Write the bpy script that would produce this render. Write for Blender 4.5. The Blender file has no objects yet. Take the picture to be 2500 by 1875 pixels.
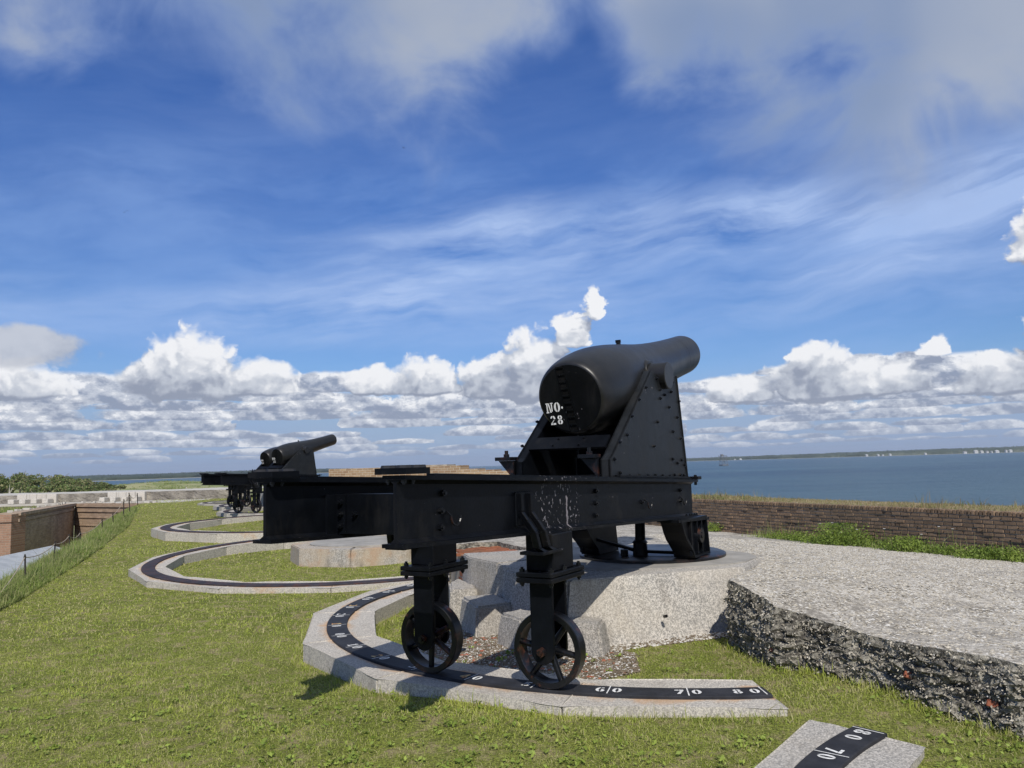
import bpy, bmesh, math, random
import numpy as np
from mathutils import Vector, Matrix
R = math.radians
SC = bpy.context.scene
COL = SC.collection
random.seed(7); RNG = np.random.default_rng(7)

# ---------------------------------------------------------------- camera, sun, exposure
EYE = 1.6
cam = bpy.data.cameras.new('camera'); camo = bpy.data.objects.new('camera', cam); COL.objects.link(camo)
SC.camera = camo
F_PX = 1940.0; PITCH = math.atan((1134.5 - 937.5) / F_PX); ROLL = 0.0288
cam.sensor_width = 36.0; cam.lens = 36.0 * F_PX / 2500.0; cam.clip_start = 0.05; cam.clip_end = 60000
camo.location = (0, 0, EYE)
fw = Vector((0, math.cos(PITCH), math.sin(PITCH))); u0 = Vector((0, -math.sin(PITCH), math.cos(PITCH))); r0 = Vector((1, 0, 0))
cr = r0 * math.cos(ROLL) - u0 * math.sin(ROLL); cu = r0 * math.sin(ROLL) + u0 * math.cos(ROLL)
camo.rotation_euler = Matrix((cr, cu, -fw)).transposed().to_euler()
SC.view_settings.view_transform = 'Standard'; SC.view_settings.look = 'None'
SC.view_settings.exposure = 0.0; SC.view_settings.gamma = 1.0

SUN_DIR = Vector((0.10, -1.05, 1.0)).normalized()
sl = bpy.data.lights.new('sun', 'SUN'); so = bpy.data.objects.new('sun', sl); COL.objects.link(so)
sl.energy = 4.6; sl.angle = R(0.53); sl.color = (1.0, 0.94, 0.85)
so.rotation_euler = SUN_DIR.to_track_quat('Z', 'Y').to_euler(); so.location = (0, -20, 40)

# ---------------------------------------------------------------- node helper
class N:
    """a tiny expression writer for shader nodes"""
    def __init__(s, nt, sock): s.nt = nt; s.s = sock
    @staticmethod
    def m(nt, op, *a, clamp=False):
        n = nt.nodes.new('ShaderNodeMath'); n.operation = op; n.use_clamp = clamp
        for i, v in enumerate(a):
            if isinstance(v, N): nt.links.new(v.s, n.inputs[i])
            else: n.inputs[i].default_value = v
        return N(nt, n.outputs[0])
    def __add__(s, o): return N.m(s.nt, 'ADD', s, o)
    __radd__ = __add__
    def __mul__(s, o): return N.m(s.nt, 'MULTIPLY', s, o)
    __rmul__ = __mul__
    def __sub__(s, o): return N.m(s.nt, 'SUBTRACT', s, o)
    def __rsub__(s, o): return N.m(s.nt, 'SUBTRACT', o, s)
    def __truediv__(s, o): return N.m(s.nt, 'DIVIDE', s, o)
    def __rtruediv__(s, o): return N.m(s.nt, 'DIVIDE', o, s)
    def max(s, o): return N.m(s.nt, 'MAXIMUM', s, o)
    def min(s, o): return N.m(s.nt, 'MINIMUM', s, o)
    def sqrt(s): return N.m(s.nt, 'SQRT', s)
    def clamp(s): return N.m(s.nt, 'ADD', s, 0.0, clamp=True)
    def ss(s, a, b):
        n = s.nt.nodes.new('ShaderNodeMapRange'); n.interpolation_type = 'SMOOTHSTEP'
        s.nt.links.new(s.s, n.inputs[0]); n.inputs[1].default_value = a; n.inputs[2].default_value = b
        return N(s.nt, n.outputs[0])
def vec(nt, x, y, z=0.0):
    n = nt.nodes.new('ShaderNodeCombineXYZ')
    for i, v in enumerate((x, y, z)):
        if isinstance(v, N): nt.links.new(v.s, n.inputs[i])
        else: n.inputs[i].default_value = v
    return N(nt, n.outputs[0])
def noise(nt, v, scale=5, detail=4, rough=0.5, dist=0.0, color=False, lac=2.0):
    n = nt.nodes.new('ShaderNodeTexNoise'); nt.links.new(v.s, n.inputs['Vector'])
    n.inputs['Scale'].default_value = scale; n.inputs['Detail'].default_value = detail
    n.inputs['Roughness'].default_value = rough; n.inputs['Distortion'].default_value = dist; n.inputs['Lacunarity'].default_value = lac
    return N(nt, n.outputs[1 if color else 0])
def voro(nt, v, scale=5, feat='F1', out='Distance', rand=1.0):
    n = nt.nodes.new('ShaderNodeTexVoronoi'); n.feature = feat; nt.links.new(v.s, n.inputs['Vector'])
    n.inputs['Scale'].default_value = scale; n.inputs['Randomness'].default_value = rand
    return N(nt, n.outputs[out])
def mix(nt, f, a, b, mode='MIX'):
    n = nt.nodes.new('ShaderNodeMix'); n.data_type = 'RGBA'; n.blend_type = mode
    def put(v, sock):
        if isinstance(v, N): nt.links.new(v.s, sock)
        elif isinstance(v, (int, float)): sock.default_value = v
        else: sock.default_value = (*v[:3], 1)
    put(f, n.inputs[0]); put(a, n.inputs[6]); put(b, n.inputs[7])
    return N(nt, n.outputs[2])
def scalev(nt, v, x, y, z):
    n = nt.nodes.new('ShaderNodeMapping'); nt.links.new(v.s, n.inputs[0]); n.inputs['Scale'].default_value = (x, y, z)
    return N(nt, n.outputs[0])

# ---------------------------------------------------------------- sky
w = bpy.data.worlds.new('World'); SC.world = w; w.use_nodes = True
nt = w.node_tree; nt.nodes.clear()
def build_sky():
    out = nt.nodes.new('ShaderNodeOutputWorld'); bg = nt.nodes.new('ShaderNodeBackground'); nt.links.new(bg.outputs[0], out.inputs[0])
    bg.inputs[1].default_value = 0.1
    sky = nt.nodes.new('ShaderNodeTexSky'); sky.sky_type = 'NISHITA'; sky.sun_disc = False
    sky.sun_elevation = R(43.4); sky.sun_rotation = math.atan2(SUN_DIR.x, SUN_DIR.y); sky.air_density = 1.0; sky.dust_density = 0.4; sky.ozone_density = 2.0
    tc = nt.nodes.new('ShaderNodeTexCoord'); sep = nt.nodes.new('ShaderNodeSeparateXYZ'); nt.links.new(tc.outputs['Generated'], sep.inputs[0])
    x, y, z = (N(nt, sep.outputs[i]) for i in range(3))
    u = N.m(nt, 'ARCTAN2', x, y); v = N.m(nt, 'ARCSINE', z)
    skyc = N(nt, sky.outputs[0])
    # deepen the blue away from the horizon
    tint = mix(nt, v.ss(0.0, 0.5), (0.50, 0.68, 0.97), (0.38, 0.63, 1.13))
    base = mix(nt, 1.0, skyc, tint, 'MULTIPLY')
    S = 10.0
    def c(r, g, b): return (r * S, g * S, b * S)
    P = vec(nt, u, v * 1.25, 0.3)
    # --- cirrus, thin streaks drawn out along a slightly tilted line
    al = u * 0.99 + v * 0.11; pe = v * 0.99 - u * 0.11
    warp = noise(nt, vec(nt, u, v, 2.0), 5, 3, 0.5) - 0.5
    c1 = noise(nt, vec(nt, al * 2.0 + warp * 0.3, pe * 12.0 + warp * 0.9, 0.0), 1.3, 8, 0.62, 0.1)
    c2 = noise(nt, vec(nt, al * 1.3, pe * 4.0, 7.0), 1.6, 5, 0.55, 0.4)
    band = (0.270 + u.min(0.0) * 0.20 - v); band = (band * band * -170.0 + 1.0).max(0.0) * u.ss(-0.5, 0.05)
    band2 = (0.185 - v); band2 = (band2 * band2 * -420.0 + 0.75).max(0.0)
    ci = ((c1 - 0.36).max(0.0) * 1.6 * (band * 2.4 + band2 * 1.4 + 0.22) * c2.ss(0.25, 0.62)).clamp()
    base = mix(nt, ci.min(0.80), base, c(0.46, 0.60, 0.90))
    veil = noise(nt, vec(nt, al * 1.6, pe * 5.0 + warp * 0.4, 11.0), 2.2, 7, 0.6, 0.1).ss(0.40, 0.72) * (1.0 - v.ss(0.33, 0.42))
    base = mix(nt, veil * 0.34, base, c(0.30, 0.47, 0.84))
    # --- soft grey sheets high up
    h1 = noise(nt, vec(nt, u * 1.0, v * 1.2, 4.2), 5.5, 6, 0.55, 0.6)
    h2 = noise(nt, vec(nt, u * 1.0, v * 1.2, 9.2), 2.6, 3, 0.5, 0.2)
    dl = (v - 0.475) * 9.0 - ((u + 0.19) * (u + 0.19)) * 15.0 + 0.95
    dl2 = (v - 0.47) * 10.0 - ((u + 0.57) * (u + 0.57)) * 50.0 + 0.60
    dr = (v - 0.43 + u * 0.20) * 8.5 + u.ss(0.05, 0.22) * 1.9 - 1.50
    dd = dl.max(dl2).max(dr) + (h1 - 0.5) * 3.6 + (h2 - 0.5) * 1.6
    hm = dd.ss(-0.10, 1.25)
    hcol = mix(nt, h2.ss(0.35, 0.62), c(0.25, 0.33, 0.50), c(0.43, 0.48, 0.57))
    hcol = mix(nt, (dd.ss(0.3, 1.6)), c(0.24, 0.34, 0.60), hcol)
    base = mix(nt, hm * 0.86, base, hcol)
    # --- cumulus: heaps with flat bases; (u, v_base, half width, height)
    heaps = [(-0.395, 0.094, 0.085, 0.084), (-0.31, 0.094, 0.060, 0.046), (-0.60, 0.090, 0.10, 0.052),
             (-0.115, 0.094, 0.058, 0.048), (-0.175, 0.094, 0.045, 0.036), (0.030, 0.086, 0.060, 0.092), (-0.028, 0.088, 0.050, 0.058), (0.078, 0.148, 0.026, 0.044), (0.100, 0.182, 0.018, 0.040), (0.60, 0.120, 0.030, 0.045),
             (0.365, 0.070, 0.060, 0.072), (0.43, 0.070, 0.075, 0.044), (0.285, 0.070, 0.055, 0.036), (0.495, 0.110, 0.024, 0.024),
             (0.60, 0.205, 0.034, 0.066), (0.625, 0.112, 0.045, 0.062), (0.55, 0.064, 0.05, 0.05), (0.12, 0.080, 0.05, 0.04),
             (-0.85, 0.09, 0.2, 0.06), (0.95, 0.08, 0.25, 0.08), (1.5, 0.08, 0.3, 0.06), (-1.5, 0.07, 0.3, 0.08), (2.4, 0.08, 0.4, 0.06), (-2.4, 0.08, 0.4, 0.06)]
    def field(U, V):
        wv = vec(nt, U, V * 1.1, 1.7)
        n1 = noise(nt, wv, 11, 9, 0.58, 0.0); n0 = noise(nt, vec(nt, U, V * 1.1, 5.3), 17, 7, 0.6, 0.0)
        V1 = V + (n0 - 0.5) * 0.012; U = U + (n0 - 0.5) * 0.085; V = V + (n1 - 0.5) * 0.060; bil = voro(nt, vec(nt, U + (n1 - 0.5) * 0.05, V + (n1 - 0.5) * 0.05, 0.0), 42, 'SMOOTH_F1')
        bil2 = voro(nt, vec(nt, U + (n1 - 0.5) * 0.03, V, 0.0), 95, 'SMOOTH_F1')
        nn = (n1 - 0.5) * 1.5 + (0.42 - bil) * 0.75 + (0.42 - bil2) * 0.50
        f = None
        for (cu_, cv_, ww, hh) in heaps:
            du = (U - cu_) / ww; dv = (V - cv_) / hh
            b = 1.0 - (du * du) - (dv * dv)
            b = b.max(-3.0) - ((cv_ - V1) / (hh * 0.16)).max(0.0)
            f = b if f is None else f.max(b)
        return f + nn, n1
    f, n1 = field(u, v); fs, _ = field(u + 0.006, v + 0.016)
    m = f.ss(0.08, 0.46)
    lit = (f - fs)
    fl, _ = field(u + 0.016, v + 0.040)
    sh = (lit * 0.85 + (f - fl) * 0.22 + 0.18 + (v - 0.080).ss(0.0, 0.085) * 0.42 - f.max(0.0) * 0.10).clamp()
    grey = (1.0 - ((u + 0.56) / 0.085) * ((u + 0.56) / 0.085) - ((v - 0.140) / 0.022) * ((v - 0.140) / 0.022) + (n1 - 0.5) * 6.0).ss(0.0, 0.9)
    ccol = mix(nt, sh.ss(0.0, 0.55), c(0.30, 0.34, 0.44), c(0.56, 0.60, 0.68))
    ccol = mix(nt, sh.ss(0.45, 1.0), ccol, c(0.90, 0.91, 0.94))
    # --- banks of smaller flat-based cumulus, row behind row down to the horizon (far rows first)
    low = 1.0 - v.ss(0.0, 0.14)
    base = mix(nt, low * 0.75, base, c(0.27, 0.40, 0.66))
    base = mix(nt, (1.0 - v.ss(0.05, 0.115)) * 0.45, base, c(0.34, 0.41, 0.57))
    g1 = noise(nt, vec(nt, u, v * 1.6, 2.2), 26, 8, 0.62); g2 = noise(nt, vec(nt, u, v * 1.6, 8.1), 34, 7, 0.62)
    g1s = noise(nt, vec(nt, u + 0.003, (v + 0.0065) * 1.6, 2.2), 26, 8, 0.62)
    gl = (g1 - g1s) * 5.0
    for (vb, pw, hh, seed, cov) in ((0.014, 0.050, 0.006, 3.1, .90), (0.021, 0.062, 0.008, 9.7, .94), (0.029, 0.078, 0.010, 17.3, .94), (0.038, 0.10, 0.0125, 25.9, .93), (0.048, 0.125, 0.015, 37.7, .93),
                                    (0.059, 0.15, 0.018, 41.3, .90), (0.069, 0.17, 0.020, 49.9, .80), (0.080, 0.20, 0.025, 58.1, .60), (0.092, 0.21, 0.030, 66.6, .30)):
        uu = u / pw + (g2 - 0.5) * 0.5 + seed
        cell = N.m(nt, 'FLOOR', uu); fr = uu - cell
        wn = nt.nodes.new('ShaderNodeTexWhiteNoise'); wn.noise_dimensions = '1D'; nt.links.new((cell + seed * 3.7).s, wn.inputs['W']); sc = nt.nodes.new('ShaderNodeSeparateColor'); nt.links.new(wn.outputs['Color'], sc.inputs[0])
        ra, rb, rc = (N(nt, sc.outputs[i]) for i in range(3))
        hgt = (ra * 1.15 + 0.50) * hh
        vbk = rc * hh * 0.35 + vb
        du = (fr - 0.5 + (rb - 0.5) * 0.18) * 1.62; dv = (v + (g1 - 0.5) * hh * 1.3 - vbk) / hgt
        f_ = 1.0 - du * du - dv * dv + (g1 - 0.5) * 1.9 - ((vbk - v + (g2 - 0.5) * 0.003) / (hh * 0.14)).max(0.0)
        mk = f_.ss(0.02, 0.36) * (1.0 - rb.ss(cov, cov + 0.02))
        br = (dv * 0.58 + gl * 0.62 + 0.22 + (ra - 0.5) * 0.25).clamp()
        col = mix(nt, br.ss(0.0, 0.55), c(0.29, 0.34, 0.46), c(0.55, 0.59, 0.68)); col = mix(nt, br.ss(0.48, 0.95), col, c(0.92, 0.93, 0.96))
        col = mix(nt, max(0.0, 0.48 - vb * 9.0), col, c(0.36, 0.44, 0.60))
        base = mix(nt, mk * 0.96, base, col)
    base = mix(nt, m * v.ss(0.02, 0.06), base, ccol)
    base = mix(nt, grey * 0.92, base, mix(nt, n1.ss(0.35, 0.65), c(0.30, 0.34, 0.44), c(0.58, 0.61, 0.68)))
    # milky air low over the water
    base = mix(nt, (1.0 - v.ss(0.0, 0.030)) * 0.60, base, c(0.27, 0.36, 0.56))
    nt.links.new(base.s, bg.inputs[0])
build_sky()
try:
    w.cycles.sampling_method = 'MANUAL'; w.cycles.sample_map_resolution = 512
except Exception: pass

# ---------------------------------------------------------------- materials
MATS = {}
def newmat(name):
    m = bpy.data.materials.new(name); m.use_nodes = True; nt = m.node_tree; b = nt.nodes['Principled BSDF']
    tc = nt.nodes.new('ShaderNodeTexCoord'); P = N(nt, tc.outputs['Object'])
    MATS[name] = m
    return m, nt, b, P
def setc(nt, b, c):
    if isinstance(c, N): nt.links.new(c.s, b.inputs['Base Color'])
    else: b.inputs['Base Color'].default_value = (*c, 1)
def bump(nt, b, h, s=0.3, d=0.01, prev=None):
    n = nt.nodes.new('ShaderNodeBump'); n.inputs['Strength'].default_value = s; n.inputs['Distance'].default_value = d
    nt.links.new(h.s, n.inputs['Height']); nt.links.new(n.outputs[0], b.inputs['Normal'])
    if prev: nt.links.new(prev.outputs[0], n.inputs['Normal'])
    return n
def geo_pos(nt):
    g = nt.nodes.new('ShaderNodeNewGeometry'); return N(nt, g.outputs['Position'])

def mk_black(name, chips=0.0, rough=0.44, rust=0.0, base=(0.0022, 0.0028, 0.0042), spec=0.13, streak=False):
    m, nt, b, P = newmat(name)
    n = noise(nt, P, 6, 6, 0.6); n2 = noise(nt, P, 45, 4, 0.6)
    c = mix(nt, n.ss(0.35, 0.7), base, tuple(x * 1.7 for x in base))
    if rust:
        r = noise(nt, P, 9, 7, 0.7, 0.4); c = mix(nt, r.ss(0.60 - rust * 0.1, 0.72) * 0.8, c, (0.10, 0.035, 0.018))
    if chips:
        k = noise(nt, scalev(nt, P, 1.0, 1.0, 0.7), 38, 3, 0.65) + noise(nt, P, 5, 2, 0.5) * 0.55
        c = mix(nt, k.ss(1.02 - chips, 1.05 - chips), c, (0.22, 0.21, 0.23))
    if streak:
        sp = nt.nodes.new('ShaderNodeSeparateXYZ'); nt.links.new(P.s, sp.inputs[0]); X, Z = N(nt, sp.outputs[0]), N(nt, sp.outputs[2])
        nn = noise(nt, P, 30, 5, 0.7) - 0.5; ax = N.m(nt, 'ABSOLUTE', X + 2.79 + nn * 0.05); az = N.m(nt, 'ABSOLUTE', Z - 1.115)
        c = mix(nt, (1.0 - ax.ss(0.008, 0.014)) * (1.0 - az.ss(0.10, 0.115)), c, (0.24, 0.22, 0.24))
        near = 1.0 - N.m(nt, 'ABSOLUTE', X + 2.9).ss(0.22, 0.50); k = noise(nt, scalev(nt, P, 1.0, 1.0, 0.7), 42, 3, 0.65) + near * 0.11
        c = mix(nt, k.ss(0.730, 0.748), c, (0.24, 0.23, 0.25))
    setc(nt, b, c)
    dst = noise(nt, scalev(nt, P, 1.0, 1.0, 0.35), 3.5, 7, 0.68, 0.3); c2 = mix(nt, dst.ss(0.50, 0.72) * 0.55, c, (0.020, 0.019, 0.018)); setc(nt, b, c2)
    rr = n * 0.25 + dst * 0.22 + (rough - 0.23); nt.links.new(rr.s, b.inputs['Roughness'])
    bump(nt, b, n2 + n * 0.6, 0.25, 0.004)
    b.inputs['Specular IOR Level'].default_value = spec
    return m
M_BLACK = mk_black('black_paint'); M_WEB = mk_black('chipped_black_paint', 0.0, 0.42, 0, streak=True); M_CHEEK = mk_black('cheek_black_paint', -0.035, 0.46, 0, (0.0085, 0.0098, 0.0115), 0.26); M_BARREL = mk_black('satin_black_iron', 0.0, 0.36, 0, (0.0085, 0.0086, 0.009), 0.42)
M_FACE = mk_black('breech_black', 0.015, 0.46, 0, (0.0022, 0.0026, 0.0032), 0.13); M_WHEEL = mk_black('worn_black_iron', 0.0, 0.36, 0.9, spec=0.36)
M_RAIL = mk_black('painted_rail', 0.0, 0.62, 0, (0.022, 0.023, 0.027)); M_RUSTRAIL = mk_black('rusty_rail', 0.0, 0.6, 1.3, (0.030, 0.026, 0.029))

def mk_simple(name, c1, c2, sc=8, rough=0.8, bs=0.3, bd=0.01, spec=0.3):
    m, nt, b, P = newmat(name)
    n = noise(nt, P, sc, 6, 0.6); setc(nt, b, mix(nt, n.ss(0.3, 0.7), c1, c2)); b.inputs['Roughness'].default_value = rough
    b.inputs['Specular IOR Level'].default_value = spec
    bump(nt, b, noise(nt, P, sc * 6, 4, 0.6), bs, bd); return m
M_WHITE = mk_simple('white_stencil_paint', (0.80, 0.80, 0.78), (0.55, 0.55, 0.53), 30, 0.6)
M_RUSTPAINT = mk_simple('rust_stained_white_paint', (0.75, 0.62, 0.30), (0.50, 0.17, 0.04), 30, 0.7)
M_PAVE = mk_simple('grey_paving', (0.22, 0.21, 0.19), (0.33, 0.315, 0.285), 3.0)
M_BRICKBIT = mk_simple('orange_brick', (0.25, 0.075, 0.04), (0.36, 0.13, 0.075), 20)
M_SHELL = mk_simple('oyster_shell', (0.42, 0.40, 0.36), (0.68, 0.66, 0.61), 25, 0.7)
M_SHELLD = mk_simple('weathered_shell', (0.22, 0.195, 0.155), (0.52, 0.48, 0.40), 25, 0.8)
M_METALROOF = mk_simple('grey_metal_roof', (0.30, 0.32, 0.34), (0.40, 0.42, 0.44), 2, 0.6, 0.05)
M_ROPE = mk_simple('rope_fibre', (0.30, 0.25, 0.19), (0.40, 0.34, 0.26), 60)
M_POST = mk_simple('dark_iron_post', (0.02, 0.019, 0.018), (0.05, 0.04, 0.035), 20)
M_STEEL = mk_simple('bare_steel', (0.35, 0.35, 0.36), (0.5, 0.5, 0.5), 20, 0.35)
M_SAND = mk_simple('pale_sand', (0.55, 0.50, 0.42), (0.66, 0.61, 0.52), 0.05)
M_SOIL = mk_simple('brown_soil', (0.10, 0.075, 0.05), (0.20, 0.16, 0.11), 9)
M_DRYSOIL = mk_simple('dry_turf', (0.22, 0.17, 0.10), (0.36, 0.29, 0.18), 6)
M_WHITEWALL = mk_simple('whitewash', (0.42, 0.43, 0.43), (0.52, 0.53, 0.53), 0.3)
M_GREYROOF = mk_simple('house_roof', (0.18, 0.18, 0.20), (0.26, 0.25, 0.25), 0.3)
M_LATTICE = mk_simple('weathered_steel', (0.10, 0.11, 0.13), (0.18, 0.19, 0.20), 2)

def mk_granite(name, warm=0.0, stain=0.0, lo=0.30, hi=0.52, spk=0.5, wet=0.0):
    m, nt, b, P = newmat(name)
    f = noise(nt, P, 95, 3, 0.7); g = noise(nt, P, 42, 3, 0.75); big = noise(nt, P, 1.6, 5, 0.6)
    c = mix(nt, (f * 0.6 + g * 0.4).ss(0.42, 0.60), (lo * 0.66, lo * 0.64, lo * 0.60), (hi, hi * 0.94, hi * 0.85))
    k = voro(nt, P, 130); c = mix(nt, (1.0 - k.ss(0.10, 0.30)) * spk, c, (0.05, 0.05, 0.05))
    c = mix(nt, big.ss(0.45, 0.75) * 0.45, c, (hi * 0.80, hi * 0.70, hi * 0.55))
    if warm: c = mix(nt, big.ss(0.30, 0.62) * warm, c, (0.42, 0.31, 0.19))
    if stain:
        s = noise(nt, P, 3.2, 6, 0.65, 0.3); c = mix(nt, s.ss(0.52, 0.68) * stain, c, (0.36, 0.16, 0.06))
    dk = noise(nt, scalev(nt, P, 2.2, 2.2, 0.5), 2.4, 6, 0.7)
    c = mix(nt, dk.ss(0.50, 0.72) * (0.34 + wet), c, (0.13, 0.11, 0.085)); c = mix(nt, noise(nt, P, 0.9, 4, 0.6).ss(0.35, 0.65) * 0.28, c, (hi * 0.60, hi * 0.57, hi * 0.52))
    setc(nt, b, c); b.inputs['Roughness'].default_value = 0.85; b.inputs['Specular IOR Level'].default_value = 0.25
    bump(nt, b, f * 0.6 + g, 0.55, 0.006); return m
M_GRAN = mk_granite('granite', 0.0, 0.0, 0.33, 0.58); M_GRANR = mk_granite('granite_ring', 0.0, 0.0, 0.34, 0.55, 0.35)
M_GRANW = mk_granite('stained_granite', 0.55, 0.35, 0.30, 0.52, 0.3, 0.35)
M_GRANC = mk_granite('rough_granite', 0.0, 0.0, 0.24, 0.52, 0.8)
def mk_ringstone():
    """kerb granite with the rust that has washed off the rail beside it"""
    m, nt, b, P = newmat('rust_washed_granite')
    f = noise(nt, P, 95, 3, 0.7); g = noise(nt, P, 42, 3, 0.75)
    c = mix(nt, (f * 0.6 + g * 0.4).ss(0.40, 0.60), (0.27, 0.255, 0.235), (0.60, 0.56, 0.49))
    k = voro(nt, P, 130); c = mix(nt, (1.0 - k.ss(0.10, 0.30)) * 0.35, c, (0.06, 0.06, 0.06))
    sep = nt.nodes.new('ShaderNodeSeparateXYZ'); nt.links.new(P.s, sep.inputs[0]); X, Y = N(nt, sep.outputs[0]), N(nt, sep.outputs[1])
    r = (X * X + Y * Y).sqrt()
    d = N.m(nt, 'ABSOLUTE', r - 3.16) - 0.09
    s = noise(nt, P, 2.0, 6, 0.65, 0.3)
    wash = (s - 0.36 - d * 1.7).ss(0.0, 0.20)
    c = mix(nt, wash * 0.72, c, (0.50, 0.28, 0.12))
    c = mix(nt, ((0.012 - d) * 60.0).clamp() * s.ss(0.38, 0.6) * 0.8, c, (0.16, 0.07, 0.04))
    dk = noise(nt, scalev(nt, P, 2.2, 2.2, 0.5), 2.4, 6, 0.7)
    c = mix(nt, dk.ss(0.50, 0.72) * 0.38, c, (0.15, 0.125, 0.10)); c = mix(nt, noise(nt, P, 1.1, 4, 0.6).ss(0.35, 0.65) * 0.30, c, (0.36, 0.33, 0.28))
    setc(nt, b, c); b.inputs['Roughness'].default_value = 0.85; b.inputs['Specular IOR Level'].default_value = 0.25
    bump(nt, b, f * 0.6 + g, 0.5, 0.005); return m
M_RINGST = mk_ringstone()

def mk_tabby(name, top=True):
    m, nt, b, P = newmat(name)
    P = geo_pos(nt)
    n = noise(nt, P, 3.0, 6, 0.65); n2 = noise(nt, P, 26, 5, 0.7)
    k = voro(nt, scalev(nt, P, 1.0, 1.0, 1.8), 34, 'F1', 'Color'); kd = voro(nt, scalev(nt, P, 1, 1, 1.8), 34)
    sp = nt.nodes.new('ShaderNodeSeparateColor'); nt.links.new(k.s, sp.inputs[0]); kr = N(nt, sp.outputs[0])
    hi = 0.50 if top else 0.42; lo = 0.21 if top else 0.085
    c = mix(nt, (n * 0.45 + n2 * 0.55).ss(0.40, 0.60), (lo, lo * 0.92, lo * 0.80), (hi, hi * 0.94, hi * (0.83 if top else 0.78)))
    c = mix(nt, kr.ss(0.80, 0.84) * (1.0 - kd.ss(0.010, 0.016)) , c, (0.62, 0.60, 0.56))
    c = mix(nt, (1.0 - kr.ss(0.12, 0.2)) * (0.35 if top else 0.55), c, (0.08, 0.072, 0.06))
    setc(nt, b, c); b.inputs['Roughness'].default_value = 0.95; b.inputs['Specular IOR Level'].default_value = 0.15
    bump(nt, b, n2 * 1.0 + kr * 0.35 + noise(nt, P, 70, 3, 0.6) * 0.5, 0.9, 0.010 if top else 0.035); return m
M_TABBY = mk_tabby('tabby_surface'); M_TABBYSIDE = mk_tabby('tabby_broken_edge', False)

def mk_brickface(name, c1, c2, mort, bw, bh, axis='x', off=0.5, moss=0.3, tilt=None):
    """axis: which horizontal direction (unit vector) runs along the wall"""
    m, nt, b, P = newmat(name)
    P = geo_pos(nt); sep = nt.nodes.new('ShaderNodeSeparateXYZ'); nt.links.new(P.s, sep.inputs[0])
    X, Y, Z = (N(nt, sep.outputs[i]) for i in range(3))
    s = X * axis[0] + Y * axis[1]
    wob = noise(nt, P, 1.4, 3, 0.5) - 0.5
    q = vec(nt, s + wob * 0.02, Z + wob * 0.035, 0.0)
    br = nt.nodes.new('ShaderNodeTexBrick'); nt.links.new(q.s, br.inputs['Vector'])
    br.inputs['Color1'].default_value = (*c1, 1); br.inputs['Color2'].default_value = (*c2, 1); br.inputs['Mortar'].default_value = (*mort, 1)
    br.inputs['Scale'].default_value = 1.0; br.inputs['Brick Width'].default_value = bw; br.inputs['Row Height'].default_value = bh
    br.inputs['Mortar Size'].default_value = bh * 0.09; br.inputs['Mortar Smooth'].default_value = 0.3; br.inputs['Bias'].default_value = 0.0
    c = N(nt, br.outputs[0]); n = noise(nt, P, 1.1, 6, 0.65); n2 = noise(nt, P, 14, 5, 0.7)
    c = mix(nt, n.ss(0.42, 0.70) * moss, c, (0.075, 0.062, 0.05))
    c = mix(nt, n2.ss(0.45, 0.8) * 0.5, c, tuple(x * 0.55 for x in c1))
    setc(nt, b, c); b.inputs['Roughness'].default_value = 0.92; b.inputs['Specular IOR Level'].default_value = 0.15
    bump(nt, b, (1.0 - N(nt, br.outputs[1])) * 1.0 + n2 * 0.6, 0.9, 0.02); return m

def mk_bricks(name, lo, hi, mossc=(0.05, 0.045, 0.035)):
    """for walls whose bricks are modelled; shade comes from a per-brick attribute"""
    m, nt, b, P = newmat(name)
    at = nt.nodes.new('ShaderNodeAttribute'); at.attribute_name = 'tone'; t = N(nt, at.outputs['Fac'])
    P = geo_pos(nt); n = noise(nt, P, 40, 4, 0.7); n2 = noise(nt, P, 1.3, 5, 0.6)
    c = mix(nt, t, lo, hi); c = mix(nt, n.ss(0.4, 0.75) * 0.45, c, tuple(x * 0.45 for x in lo))
    c = mix(nt, n2.ss(0.45, 0.7) * 0.45, c, mossc)
    setc(nt, b, c); b.inputs['Roughness'].default_value = 0.92; b.inputs['Specular IOR Level'].default_value = 0.15
    bump(nt, b, n, 0.6, 0.008); return m
M_PBRICK = mk_bricks('weathered_brown_brick', (0.135, 0.095, 0.066), (0.28, 0.195, 0.130), (0.10, 0.085, 0.062))
M_OBRICK = mk_bricks('worn_orange_brick', (0.22, 0.075, 0.04), (0.36, 0.14, 0.075), (0.13, 0.10, 0.055))
M_MORTAR = mk_simple('lime_mortar', (0.24, 0.20, 0.155), (0.40, 0.35, 0.28), 5, 0.95)

def mk_foliage(name, c1, c2, c3=None, sc=1.2, trans=0.25, fine=30):
    m, nt, b, P = newmat(name)
    P = geo_pos(nt)
    at = nt.nodes.new('ShaderNodeAttribute'); at.attribute_name = 'tone'; t = N(nt, at.outputs['Fac'])
    n = noise(nt, P, sc, 4, 0.6)
    c = mix(nt, (n.ss(0.32, 0.68) * 0.55 + t * 0.45), c1, c2)
    if c3: c = mix(nt, (noise(nt, P, sc * 2.3, 5, 0.65) * 0.62 + t * 0.42).ss(0.50, 0.64) * 0.85, c, c3)
    setc(nt, b, c); b.inputs['Roughness'].default_value = 0.55; b.inputs['Specular IOR Level'].default_value = 0.25
    tr = nt.nodes.new('ShaderNodeBsdfTranslucent'); nt.links.new(c.s, tr.inputs[0])
    ms = nt.nodes.new('ShaderNodeMixShader'); ms.inputs[0].default_value = trans
    nt.links.new(b.outputs[0], ms.inputs[1]); nt.links.new(tr.outputs[0], ms.inputs[2])
    nt.links.new(ms.outputs[0], nt.nodes['Material Output'].inputs[0]); return m
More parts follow.
